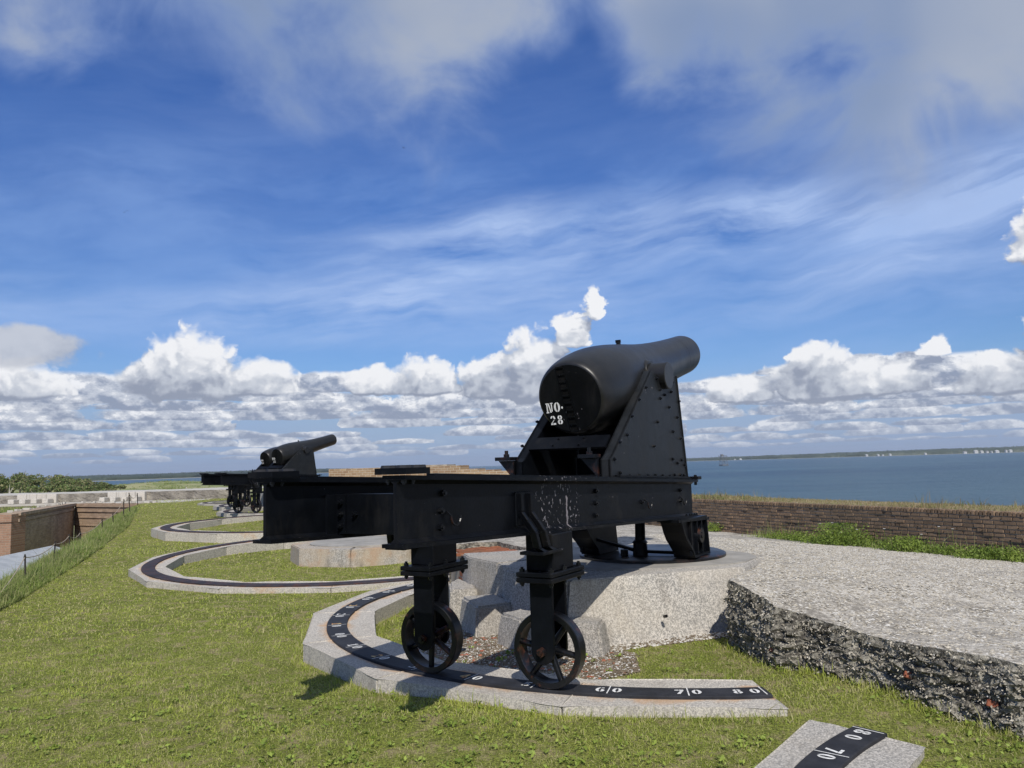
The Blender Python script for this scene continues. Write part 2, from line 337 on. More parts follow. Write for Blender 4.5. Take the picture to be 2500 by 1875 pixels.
M_GRASS = mk_foliage('lawn_blades', (0.20, 0.265, 0.045), (0.50, 0.55, 0.11), (0.44, 0.40, 0.21), 1.3, 0.35)
M_TALL = mk_foliage('tall_grass_blades', (0.12, 0.18, 0.04), (0.29, 0.37, 0.09), (0.38, 0.37, 0.18), 1.1, 0.35)
M_DRYG = mk_foliage('dry_grass_blades', (0.22, 0.17, 0.09), (0.42, 0.34, 0.20), (0.16, 0.20, 0.06), 1.5, 0.3)
M_WEED = mk_foliage('weed_leaves', (0.07, 0.125, 0.02), (0.26, 0.34, 0.065), None, 3.0, 0.3)
M_CLOVER = mk_foliage('clover_leaves', (0.15, 0.22, 0.035), (0.34, 0.42, 0.085), None, 3.0, 0.3)
M_LEAF = mk_foliage('tree_leaves', (0.065, 0.105, 0.032), (0.17, 0.23, 0.065), (0.26, 0.24, 0.12), 0.10, 0.2)
M_FARLEAF = mk_foliage('far_woods', (0.045, 0.062, 0.050), (0.080, 0.098, 0.072), None, 0.01, 0.0)
M_BARK = mk_simple('bark', (0.10, 0.08, 0.06), (0.18, 0.15, 0.12), 3)
M_DEADWOOD = mk_simple('bleached_wood', (0.36, 0.33, 0.29), (0.50, 0.47, 0.42), 3)
def mk_lawn():
    m, nt, b, P = newmat('lawn_ground'); P = geo_pos(nt)
    n = noise(nt, P, 0.9, 5, 0.6); n2 = noise(nt, P, 5.5, 6, 0.7); n3 = noise(nt, P, 60, 4, 0.7)
    c = mix(nt, n.ss(0.3, 0.7), (0.20, 0.235, 0.048), (0.31, 0.34, 0.08))
    c = mix(nt, n3.ss(0.38, 0.60) * 0.75, c, (0.05, 0.055, 0.02))
    c = mix(nt, n2.ss(0.48, 0.66) * 0.8, c, (0.34, 0.27, 0.17))
    setc(nt, b, c); b.inputs['Roughness'].default_value = 1; b.inputs['Specular IOR Level'].default_value = 0.05
    bump(nt, b, n3, 0.8, 0.03); return m
M_LAWN = mk_lawn()
def mk_dune():
    m, nt, b, P = newmat('dune_ground'); P = geo_pos(nt)
    n = noise(nt, P, 0.02, 6, 0.65); n2 = noise(nt, P, 0.25, 5, 0.7)
    c = mix(nt, n.ss(0.4, 0.6), (0.16, 0.19, 0.06), (0.30, 0.29, 0.14)); c = mix(nt, n2.ss(0.45, 0.7) * 0.6, c, (0.09, 0.13, 0.04))
    setc(nt, b, c); b.inputs['Roughness'].default_value = 1; return m
M_DUNE = mk_dune()
def mk_water():
    m, nt, b, P = newmat('sea_water'); P = geo_pos(nt)
    big = noise(nt, scalev(nt, P, 0.0022, 0.016, 1), 1.0, 7, 0.65)
    c = mix(nt, big.ss(0.40, 0.60), (0.022, 0.060, 0.100), (0.050, 0.105, 0.140)); setc(nt, b, c)
    b.inputs['Roughness'].default_value = 0.32; b.inputs['IOR'].default_value = 1.33; b.inputs['Specular IOR Level'].default_value = 0.42
    w1 = noise(nt, scalev(nt, P, 1, 1.7, 1), 0.45, 6, 0.7); w2 = noise(nt, scalev(nt, P, 1, 1.5, 1), 0.07, 4, 0.65)
    bump(nt, b, w1 + w2 * 2.5, 1.0, 1.1); return m
M_WATER = mk_water()
M_SKIN = mk_simple('skin', (0.40, 0.25, 0.18), (0.42, 0.27, 0.20), 5); M_SHIRT = mk_simple('pale_shirt', (0.7, 0.7, 0.7), (0.75, 0.75, 0.75), 5); M_TROUSER = mk_simple('dark_trousers', (0.03, 0.03, 0.05), (0.04, 0.04, 0.06), 5)
M_BIRD = mk_simple('dark_feathers', (0.02, 0.02, 0.025), (0.04, 0.04, 0.04), 5)

# ---------------------------------------------------------------- object helpers
def link(name, me, mat=None, parent=None, loc=None):
    o = bpy.data.objects.new(name, me); COL.objects.link(o)
    if mat is not None and me is not None:
        for mm in (mat if isinstance(mat, (list, tuple)) else [mat]): me.materials.append(mm)
    if parent is not None: o.parent = parent
    if loc is not None: o.location = loc
    return o
def tag(o, label=None, cat=None, group=None, kind=None):
    if label: o['label'] = label
    if cat: o['category'] = cat
    if group: o['group'] = group
    if kind: o['kind'] = kind
    return o
def empty(name, loc=(0, 0, 0), rz=0.0, label=None, cat=None, group=None):
    o = bpy.data.objects.new(name, None); COL.objects.link(o); o.location = loc; o.rotation_euler = (0, 0, rz); o.empty_display_size = 0.2
    return tag(o, label, cat, group)
def pyd(name, verts, faces, mat=None, parent=None, smooth=False, loc=None, midx=None):
    me = bpy.data.meshes.new(name); me.from_pydata([tuple(map(float, v)) for v in verts], [], faces); me.update()
    if smooth: me.polygons.foreach_set('use_smooth', [True] * len(me.polygons))
    o = link(name, me, mat, parent, loc)
    if midx is not None: me.polygons.foreach_set('material_index', midx)
    return o
class MB:
    def __init__(s): s.bm = bmesh.new()
    def box(s, c, d, rot=None, bev=0.0):
        r = bmesh.ops.create_cube(s.bm, size=1.0); vs = r['verts']
        bmesh.ops.scale(s.bm, vec=d, verts=vs)
        if bev:
            es = list({e for v in vs for e in v.link_edges}); rb = bmesh.ops.bevel(s.bm, geom=es, offset=bev, segments=1, affect='EDGES')
            vs = list({v for f in rb['faces'] for v in f.verts} | {v for v in vs if v.is_valid})
        if rot is not None: bmesh.ops.rotate(s.bm, cent=(0, 0, 0), matrix=rot, verts=vs)
        bmesh.ops.translate(s.bm, vec=c, verts=vs); return vs
    def box2(s, a, b, bev=0.0):
        a, b = Vector(a), Vector(b); return s.box((a + b) / 2, (abs(b.x - a.x), abs(b.y - a.y), abs(b.z - a.z)), bev=bev)
    def cyl(s, a, b, r1, r2=None, seg=24, cap=True):
        a, b = Vector(a), Vector(b); r2 = r1 if r2 is None else r2; L = (b - a).length
        r = bmesh.ops.create_cone(s.bm, cap_ends=cap, cap_tris=False, segments=seg, radius1=r1, radius2=r2, depth=L)
        q = (b - a).to_track_quat('Z', 'Y').to_matrix(); bmesh.ops.rotate(s.bm, cent=(0, 0, 0), matrix=q, verts=r['verts'])
        bmesh.ops.translate(s.bm, vec=(a + b) / 2, verts=r['verts']); return r['verts']
    def prism(s, pts, h0, h1, axis='z'):
        """pts 2D; extruded along the axis from h0 to h1. axis y: pts are (x,z)"""
        def mk(p, h): return (p[0], p[1], h) if axis == 'z' else ((p[0], h, p[1]) if axis == 'y' else (h, p[0], p[1]))
        a = [s.bm.verts.new(mk(p, h0)) for p in pts]; b = [s.bm.verts.new(mk(p, h1)) for p in pts]; n = len(pts)
        s.bm.faces.new(a); s.bm.faces.new(b[::-1])
        for i in range(n): s.bm.faces.new((a[i], a[(i + 1) % n], b[(i + 1) % n], b[i]))
        return a + b
    def tube(s, path, r, seg=8):
        for i in range(len(path) - 1): s.cyl(path[i], path[i + 1], r, seg=seg)
    def lathe(s, prof, seg=48, origin=(0, 0, 0), axis=(0, 0, 1)):
        q = Vector(axis).to_track_quat('Z', 'Y').to_matrix(); O = Vector(origin); rings = []
        for (t, r) in prof:
            if r < 1e-5: rings.append([s.bm.verts.new(O + q @ Vector((0, 0, t)))])
            else: rings.append([s.bm.verts.new(O + q @ Vector((r * math.cos(2 * math.pi * k / seg), r * math.sin(2 * math.pi * k / seg), t))) for k in range(seg)])
        for A, B in zip(rings, rings[1:]):
            for k in range(seg):
                k2 = (k + 1) % seg
                if len(A) == 1: s.bm.faces.new((A[0], B[k2], B[k]))
                elif len(B) == 1: s.bm.faces.new((A[k], A[k2], B[0]))
                else: s.bm.faces.new((A[k], A[k2], B[k2], B[k]))
    def build(s, name, mat, parent=None, bev=0.0, smooth=None, seg=1):
        if bev:
            es = [e for e in s.bm.edges if len(e.link_faces) == 2 and e.calc_face_angle(0) > 0.5]
            bmesh.ops.bevel(s.bm, geom=es, offset=bev, segments=seg, affect='EDGES', clamp_overlap=True)
        bmesh.ops.recalc_face_normals(s.bm, faces=s.bm.faces)
        if smooth is not None:
            for f in s.bm.faces: f.smooth = True
            for e in s.bm.edges:
                if len(e.link_faces) != 2 or e.calc_face_angle(0) > smooth: e.smooth = False
        me = bpy.data.meshes.new(name); s.bm.to_mesh(me); s.bm.free()
        return link(name, me, mat, parent)
def copy_tree(o, parent=None, keep=lambda c: True):
    c = o.copy(); COL.objects.link(c)
    if parent is not None: c.parent = parent
    for ch in list(o.children):
        if keep(ch): copy_tree(ch, c, keep)
    return c

def sstep(a, b, x): t = np.clip((x - a) / (b - a), 0, 1); return t * t * (3 - 2 * t)
def vnoise(x, y, seed=0):
    """cheap smooth 2D noise, -1..1"""
    x = np.asarray(x, float); y = np.asarray(y, float); r = 0
    rg = np.random.default_rng(seed)
    for k in range(7):
        a = rg.uniform(0, 6.28); f = 1.7 ** k; p = rg.uniform(0, 6.28)
        r = r + np.sin((x * math.cos(a) + y * math.sin(a)) * f + p + 1.3 * np.sin((x * math.sin(a) - y * math.cos(a)) * f * 0.7 + p * 2)) / (1.25 ** k)
    return r / 4.0

# frame of the near emplacement: x forward along the gun, y to its left, origin at the pintle on the track's top plane
AZ = 0.5399; G0 = Vector((1.396, 8.231, 0.15)); RZ = math.pi / 2 - AZ
DX = np.array([math.sin(AZ), math.cos(AZ)]); DL = np.array([-math.cos(AZ), math.sin(AZ)])
def gw(x, y): p = np.array([G0.x, G0.y]) + x * DX + y * DL; return float(p[0]), float(p[1])

# parapet line
PD = np.array([-0.438, 0.899]); PN = np.array([0.899, 0.438]); PDIST = 10.35
def ground_z(x, y):
    x = np.asarray(x, float); y = np.asarray(y, float)
    nr = 1 - sstep(6.8, 9.5, y)
    z = 0.01 - 0.02 * nr + nr * (0.10 * sstep(-2.0, -0.2, x) + 0.035 * sstep(0.5, 2.0, x) * sstep(4.55, 5.0, y) - 0.02 * (1 - sstep(4.2, 4.8, y))) - 0.13 * sstep(16, 20, y) * (1 - sstep(24, 30, y)) - 0.08 * sstep(40, 52, y)
    z = z + 0.012 * vnoise(x * 0.9, y * 0.9, 3)
    return z
# left edge of the lawn, as x for a given y
EDGE_Y = [-30, 6, 10.6, 15.7, 21, 27.2, 38.8, 48, 54, 60]; EDGE_X = [-3.0, -5.3, -6.65, -8.5, -10.8, -13.2, -18.3, -22.2, -24.0, -24.0]
def edge_x(y): return np.interp(y, EDGE_Y, EDGE_X)

# ---------------------------------------------------------------- tabby slab outline
TAB_EDGE = [(1.69, 6.42), (1.73, 6.02), (1.80, 5.73), (1.98, 5.63), (2.13, 5.39), (2.28, 5.19), (2.37, 4.92), (2.45, 4.74), (2.60, 4.55), (2.66, 4.38), (2.95, 4.12), (3.6, 3.7), (4.8, 3.0), (6.5, 2.0), (9.5, 0.4)]
TAB_BACK = [(13.5, -2.4), (9.0, 5.0), (3.2, 17.2), (-1.4, 26.6), (-7.5, 39.0), (-9.0, 37.0), (-5.2, 29), (-4.0, 23.0), (-1.9, 18.0), (-0.9, 13.4), gw(0.30, 2.78)]
TAB = [(1.71, 6.47)] + []
TAB_POLY = [gw(-1.35, -1.16), gw(-0.45, -1.12), gw(0.25, -1.0), gw(0.62, 0.4), gw(0.22, 1.60), gw(0.76, 2.36)] + TAB_BACK[::-1] + TAB_EDGE[::-1]
def inpoly(px, py, poly):
    px = np.asarray(px, float); py = np.asarray(py, float); ins = np.zeros(px.shape, bool); n = len(poly)
    for i in range(n):
        x1, y1 = poly[i]; x2, y2 = poly[(i + 1) % n]
        if y1 == y2: continue
        c = ((y1 > py) != (y2 > py)) & (px < (x2 - x1) * (py - y1) / (y2 - y1) + x1)
        ins ^= c
    return ins
def tab_z(x, y):
    x = np.asarray(x, float); y = np.asarray(y, float)
    s = x * PD[0] + y * PD[1]; n = x * PN[0] + y * PN[1]
    e = np.interp(s, [3.0, 3.66, 3.9, 4.2, 4.5, 4.9], [0.475, 0.450, 0.478, 0.51, 0.59, 0.64])
    w_ = 0.20
    t = np.clip((n - 4.6) / 5.6, 0, 1)
    return e + (w_ - e) * (t ** 1.15) + 0.014 * vnoise(x * 1.7, y * 1.7, 11) + 0.006 * vnoise(x * 7, y * 7, 12)

# ================================================================= GROUND
def grid_mesh(name, xs, ys, zf, mask=None, mat=None, kind=None):
    X, Y = np.meshgrid(xs, ys); Z = zf(X, Y); nx, ny = len(xs), len(ys)
    V = np.stack([X.ravel(), Y.ravel(), Z.ravel()], 1); i = np.arange((nx - 1) * (ny - 1)); r, c = i // (nx - 1), i % (nx - 1)
    Fq = np.stack([r * nx + c, r * nx + c + 1, (r + 1) * nx + c + 1, (r + 1) * nx + c], 1)
    if mask is not None:
        cx = (X[:-1, :-1] + X[1:, 1:]).ravel() / 2; cy = (Y[:-1, :-1] + Y[1:, 1:]).ravel() / 2; Fq = Fq[mask(cx, cy)]
    me = bpy.data.meshes.new(name); me.vertices.add(len(V)); me.vertices.foreach_set('co', V.ravel())
    me.loops.add(len(Fq) * 4); me.loops.foreach_set('vertex_index', Fq.ravel()); me.polygons.add(len(Fq))
    me.polygons.foreach_set('loop_start', np.arange(len(Fq)) * 4); me.update(); me.validate()
    me.polygons.foreach_set('use_smooth', [True] * len(me.polygons))
    o = link(name, me, mat); 
    if kind: tag(o, kind=kind)
    return o
def lawn_z(x, y):
    e = edge_x(y); d = x - e
    z = ground_z(x, y)
    z = z - sstep(-0.1, -1.6, d) * 0.55 - np.clip(-1.6 - d, 0, 9) * 0.9
    return z
grid_mesh('lawn', np.arange(-32, 14.01, 0.25), np.arange(-6, 60.01, 0.25), lawn_z,
          lambda x, y: (x > edge_x(y) - 5.0) & (x * PN[0] + y * PN[1] < PDIST + 0.5) & ~((y > 47.3) & (x < -20)), M_LAWN, 'structure')
grid_mesh('parade_ground', np.linspace(-90, 30, 30), np.linspace(-30, 58, 25), lambda x, y: x * 0 - 4.6, None, M_SOIL, 'structure')
grid_mesh('sea', np.concatenate([-np.geomspace(12000, 50, 30), [0], np.geomspace(50, 12000, 30)]), np.concatenate([[-3000, -50], np.geomspace(1, 12000, 40)]), lambda x, y: x * 0 - 6.4, None, M_WATER, 'structure')

# ================================================================= BLADES (grass as real leaves)
def blades(name, P, H, Wd, mat, kind='stuff', lean=0.45, parent=None, tone=None, seg=2, droop=0.35):
    """P (n,3) roots, H heights, Wd widths -> one mesh of bent blades"""
    n = len(P); ang = RNG.uniform(0, 2 * np.pi, n); la = RNG.uniform(0, 2 * np.pi, n); ln = np.abs(RNG.normal(0, lean, n))
    wx, wy = np.cos(ang) * Wd / 2, np.sin(ang) * Wd / 2
    lx, ly = np.cos(la) * ln * H, np.sin(la) * ln * H
    def at(t, wf): 
        cx = P[:, 0] + lx * t * t; cy = P[:, 1] + ly * t * t; cz = P[:, 2] + H * t * (1 - droop * ln * t)
        return np.stack([cx - wx * wf, cy - wy * wf, cz], 1), np.stack([cx + wx * wf, cy + wy * wf, cz], 1)
    a0, b0 = at(0.0, 1.0); a1, b1 = at(0.55, 0.85); tp, _ = at(1.0, 0.0)
    V = np.stack([a0, b0, a1, b1, tp], 1).reshape(-1, 3); base = np.arange(n) * 5
    loops = np.stack([base, base + 1, base + 3, base + 2, base + 2, base + 3, base + 4], 1).ravel()
    ls = np.stack([np.arange(n) * 7, np.arange(n) * 7 + 4], 1).ravel()
    me = bpy.data.meshes.new(name); me.vertices.add(n * 5); me.vertices.foreach_set('co', V.astype(np.float32).ravel())
    me.loops.add(n * 7); me.loops.foreach_set('vertex_index', loops.astype(np.int32)); me.polygons.add(n * 2)
    me.polygons.foreach_set('loop_start', ls.astype(np.int32)); me.update()
    at_ = me.attributes.new('tone', 'FLOAT', 'FACE'); tn = RNG.uniform(0, 1, n) if tone is None else tone
    at_.data.foreach_set('value', np.repeat(tn, 2).astype(np.float32))
    o = link(name, me, mat, parent)
    if parent is None or kind == 'stuff': tag(o, kind=kind)
    return o
def leaves(name, P, S, mat, parent=None, flat=0.6, kind=None):
    """P (n,3), S sizes -> small randomly turned quads"""
    n = len(P); nr = RNG.normal(0, 1, (n, 3)); nr[:, 2] += flat * 2; nr /= np.linalg.norm(nr, axis=1)[:, None]
    t = np.cross(nr, RNG.normal(0, 1, (n, 3))); t /= np.linalg.norm(t, axis=1)[:, None]; b = np.cross(nr, t)
    S = np.asarray(S)[:, None]
    V = np.stack([P - t * S, P - b * S * 0.55, P + t * S, P + b * S * 0.55], 1).reshape(-1, 3)
    me = bpy.data.meshes.new(name); me.vertices.add(n * 4); me.vertices.foreach_set('co', V.astype(np.float32).ravel())
    me.loops.add(n * 4); me.loops.foreach_set('vertex_index', np.arange(n * 4, dtype=np.int32)); me.polygons.add(n)
    me.polygons.foreach_set('loop_start', (np.arange(n) * 4).astype(np.int32)); me.update()
    a = me.attributes.new('tone', 'FLOAT', 'FACE'); a.data.foreach_set('value', RNG.uniform(0, 1, n).astype(np.float32))
    o = link(name, me, mat, parent)
    if kind: tag(o, kind=kind)
    return o

RINGS = [  # centre x, y, z of the track top, radius scale, first and last angle
    dict(c=(G0.x, G0.y, 0.15), s=1.0, a0=-33.4, a1=109.0),
    dict(c=(3.91, 2.03, 0.115), s=1.0, a0=60.4, a1=109.0),
    dict(c=(-2.74, 14.28, 0.15), s=1.09, a0=-80, a1=132),
    dict(c=(-5.87, 24.5, 0.10), s=1.40, a0=-80, a1=132)]
def ring_mask(x, y):
    m = np.zeros(np.shape(x), bool)
    for q in RINGS:
        dx, dy = x - q['c'][0], y - q['c'][1]; r = np.hypot(dx, dy) / q['s']
        th = math.pi / 2 - AZ; lx = dx * math.cos(th) + dy * math.sin(th); ly = -dx * math.sin(th) + dy * math.cos(th)
        a = np.degrees(np.arctan2(ly, -lx)); a = np.where(a < -110, a + 360, a)
        k = np.floor((a - 12.4) / 24.0); mid = 12.4 + 24 * (k + 0.5); pr = r * np.cos(np.radians(a - mid)) / math.cos(R(12))
        m |= (pr > 2.93) & (pr < 3.44) & (a > q['a0'] - 0.4) & (a < q['a1'] + 0.4)
    return m
PLAT = [gw(*p) for p in [(-0.34, 2.13), (-0.66, 1.9), (-1.0, 1.32), (-1.42, 0.95), (-1.95, 0.02), (-1.74, -0.27), (-1.1, -1.1), (-0.4, -1.3), (0.6, -1.0), (1.2, 2.5), (0.0, 3.0)]]
def blocked(x, y):
    p2 = np.hypot(x + 2.74, y - 14.4) < 1.25; p3 = np.hypot(x + 5.9, y - 24.7) < 1.9
    return ring_mask(x, y) | inpoly(x, y, TAB_POLY) | inpoly(x, y, PLAT) | p2 | p3
RUB = [gw(*p) for p in [(-2.75, 1.05), (-2.3, 1.45), (-1.6, 1.5), (-1.3, 1.0), (-1.6, 0.2), (-1.8, -0.5), (-2.3, -0.75), (-2.8, -0.45), (-2.9, 0.5)]]

def scatter(n, x0, x1, y0, y1):
    return RNG.uniform(x0, x1, n), RNG.uniform(y0, y1, n)
def in_view(x, y, m=0.05): return np.abs(x) < (0.66 + m) * y + 0.4
def lawn_blades():
    Ps, Hs, Ws = [], [], []
    def add(n, y0, y1, h, wd, hs=0.35):
        yy = RNG.uniform(y0, y1, n); xx = RNG.uniform(-0.70, 0.70, n) * (yy + 0.5)
        ok = ~blocked(xx, yy) & (xx > edge_x(yy) - 0.2) & (xx * PN[0] + yy * PN[1] < PDIST - 0.1)
        rub = inpoly(xx, yy, RUB); ok &= ~(rub & (RNG.uniform(0, 1, n) < 0.93))
        bare = vnoise(xx * 2.2, yy * 2.2, 21) + 0.6 * vnoise(xx * 6, yy * 6, 22)
        ok &= RNG.uniform(-1.4, 1.0, n) > bare * 0.95 - 0.60
        xx, yy = xx[ok], yy[ok]; k = len(xx)
        H_ = h * (0.45 + RNG.gamma(1.4, hs * 0.9, k)) * (1.0 + 0.45 * vnoise(xx * 3, yy * 3, 23))
        H_ = np.clip(H_, 0.010, h * 2.6)
        Ps.append(np.stack([xx, yy, ground_z(xx, yy) - 0.004], 1)); Hs.append(H_); Ws.append(np.full(k, wd) * RNG.uniform(0.6, 1.3, k))
    add(230000, 2.7, 5.0, 0.020, 0.0040); add(210000, 5.0, 8.0, 0.022, 0.0054); add(150000, 8.0, 14.0, 0.028, 0.010); add(100000, 14, 26, 0.034, 0.018); add(80000, 26, 56, 0.04, 0.036)
    return blades('lawn_grass', np.concatenate(Ps), np.concatenate(Hs), np.concatenate(Ws), M_GRASS, lean=1.1)
tag(lawn_blades(), 'mown yellow green lawn grass with bare brown patches around the gun tracks', 'grass')
def broadleaf():
    n = 2300; yy = 2.9 + RNG.gamma(1.3, 1.1, n); xx = RNG.uniform(-0.68, 0.68, n) * yy
    ok = ~blocked(xx, yy) & (yy < 8) & (vnoise(xx * 1.4, yy * 1.4, 31) > -0.15); xx, yy = xx[ok], yy[ok]; P = []; S = []
    for a, b in zip(xx, yy):
        k = random.randint(4, 8); r = random.uniform(0.010, 0.028)
        for j in range(k):
            t = 2 * math.pi * j / k + random.random(); P.append((a + math.cos(t) * r, b + math.sin(t) * r, float(ground_z(a, b)) + random.uniform(0.012, 0.028))); S.append(random.uniform(0.007, 0.019))
    return leaves('clover', np.array(P), S, M_CLOVER, None, 0.9, 'stuff')
tag(broadleaf(), 'small bright broad leaved weeds scattered through the near lawn', 'clover')
def edge_tufts():
    """longer blades where the mower cannot reach: along kerbs, slab and platform"""
    pts = []
    q = RINGS[0]
    for rr, a0, a1, n in ((3.56, -34, 60, 2600), (2.80, -34, 80, 1500)):
        a = np.radians(RNG.uniform(a0, a1, n)); r = rr + RNG.normal(0, 0.02, n); k = np.floor((np.degrees(a) - 12.4) / 24); mid = np.radians(12.4 + 24 * (k + .5)); r = r * math.cos(R(12)) / np.cos(a - mid) * (1 if rr < 3 else 1.0)
        lx, ly = -r * np.cos(a), r * np.sin(a)
        pts.append(np.stack([q['c'][0] + lx * DX[0] + ly * DL[0], q['c'][1] + lx * DX[1] + ly * DL[1]], 1))
    for (a, b) in zip(TAB_EDGE[:-4], TAB_EDGE[1:-3]):
        n = 300; t = RNG.uniform(0, 1, n)[:, None]; p = np.array(a) * (1 - t) + np.array(b) * t; d = np.array(b) - np.array(a); nn = np.array([d[1], -d[0]]) / np.hypot(*d)
        pts.append(p + nn * -np.abs(RNG.normal(-0.02, 0.05, n))[:, None] * -1.0)
    P = np.concatenate(pts); H_ = 0.02 + RNG.gamma(1.5, 0.016, len(P)); keep = vnoise(P[:, 0] * 4, P[:, 1] * 4, 41) > -0.3; P, H_ = P[keep], H_[keep]
    return blades('edge_grass', np.c_[P, ground_z(P[:, 0], P[:, 1]) - 0.005], H_, np.full(len(P), 0.005), M_GRASS, lean=0.6)
tag(edge_tufts(), 'longer grass tufts growing against the granite track and the slab edge', 'grass')

def tall_strip():
    n = 120000; yy = 7 + 33 * RNG.uniform(0, 1, n) ** 1.5; off = RNG.normal(-0.50, 0.33, n) - 0.1 * vnoise(yy * 2, yy * 0, 5)
    off = np.clip(off, -1.5, 0.12); xx = edge_x(yy) + off
    h = 0.20 * (0.6 + RNG.gamma(3, 0.14, n)) * (1 + 0.3 * vnoise(yy * 1.5, xx, 6)); h *= np.clip((yy < 30) * 1.0 + 0.45, 0, 1); h *= 1 - 0.5 * sstep(-0.15, 0.12, off)
    return blades('tall_grass', np.stack([xx, yy, lawn_z(xx, yy) - 0.01], 1), h, np.where(yy > 15, 0.014, 0.0075), M_TALL, lean=0.55)
tag(tall_strip(), 'strip of tall uncut green grass along the left rim of the lawn', 'tall grass')

# ================================================================= GLYPHS (stencil letters as flat polygons)
def crescent(cx, cy, ro, rh, ri, rih, a0, a1, n=10):
    o = [(cx + ro * math.cos(R(a0 + (a1 - a0) * i / n)), cy + rh * math.sin(R(a0 + (a1 - a0) * i / n))) for i in range(n + 1)]
    i_ = [(cx + ri * math.cos(R(a0 + (a1 - a0) * i / n)), cy + rih * math.sin(R(a0 + (a1 - a0) * i / n))) for i in range(n + 1)]
    return [[o[k], o[k + 1], i_[k + 1], i_[k]] for k in range(n)]
def bar(x0, y0, x1, y1): return [[(x0, y0), (x1, y0), (x1, y1), (x0, y1)]]
def glyph(ch):
    """returns polygons in a cell 0..0.8 x 0..1"""
    if ch in '0O': return crescent(.40, .5, .38, .5, .13, .38, 97, 263) + crescent(.40, .5, .38, .5, .13, .38, -83, 83)
    if ch == '8': return (crescent(.40, .27, .36, .27, .11, .13, 100, 260) + crescent(.40, .27, .36, .27, .11, .13, -80, 80) +
                          crescent(.40, .755, .31, .245, .10, .12, 100, 260) + crescent(.40, .755, .31, .245, .10, .12, -80, 80))
    if ch == '6': return crescent(.42, .5, .40, .5, .15, .38, 100, 262) + crescent(.42, .30, .36, .30, .10, .17, -80, 80) + bar(.47, .82, .68, .98)
    if ch == '2': return (crescent(.38, .70, .34, .30, .10, .16, -15, 80) + crescent(.38, .70, .34, .30, .12, .16, 100, 175) +
                          [[(.62, .60), (.46, .52), (.05, .16), (.24, .16)]] + bar(.04, .0, .36, .15) + bar(.40, .0, .74, .19))
    if ch == '3': return crescent(.36, .72, .34, .28, .10, .15, -85, 80) + crescent(.36, .28, .38, .28, .12, .15, -85, 85) + bar(.02, .78, .26, .96) + bar(.02, .04, .26, .22)
    if ch == '5': return bar(.10, .82, .70, 1.0) + [[(.10, .80), (.26, .80), (.22, .55), (.06, .50)]] + crescent(.34, .33, .38, .33, .12, .20, -100, 100) + bar(.02, .03, .18, .20)
    if ch == '7': return bar(.04, .80, .36, 1.0) + bar(.40, .80, .76, 1.0) + [[(.52, .78), (.75, .78), (.46, .0), (.20, .0)]]
    if ch == '1': return bar(.28, .14, .54, .86) + bar(.10, 0, .72, .12) + [[(.28, .88), (.54, .88), (.54, 1.0), (.40, 1.0), (.10, .80), (.26, .78)]]
    if ch == '4': return bar(.42, .0, .64, .22) + bar(.42, .40, .64, 1.0) + bar(.02, .24, .76, .38) + [[(.02, .40), (.18, .40), (.40, .80), (.40, 1.0)]]
    if ch == 'N': return bar(.08, .12, .24, .88) + bar(.0, .0, .34, .10) + bar(.0, .90, .30, 1.0) + [[(.27, .98), (.42, .98), (.66, .02), (.50, .02)]] + bar(.66, .12, .80, .88) + bar(.56, .90, .90, 1.0)
    if ch == '.': return crescent(.12, .40, .10, .12, .001, .001, 0, 360, 12)
    return []
def text_polys(s, h, wd, gap):
    out = []; x = 0
    for ch in s:
        for p in glyph(ch): out.append([(x + a * wd / .8, b * h) for a, b in p])
        x += (wd if ch != '.' else wd * 0.4) + gap
        if ch == 'N': x += wd * 0.12
    return out, x - gap
def polys_obj(name, polys, fn, mat, parent):
    vs, fs = [], []
    for p in polys:
        b = len(vs); vs += [fn(a, c) for a, c in p]; fs.append(list(range(b, b + len(p))))
    return pyd(name, vs, fs, mat, parent)

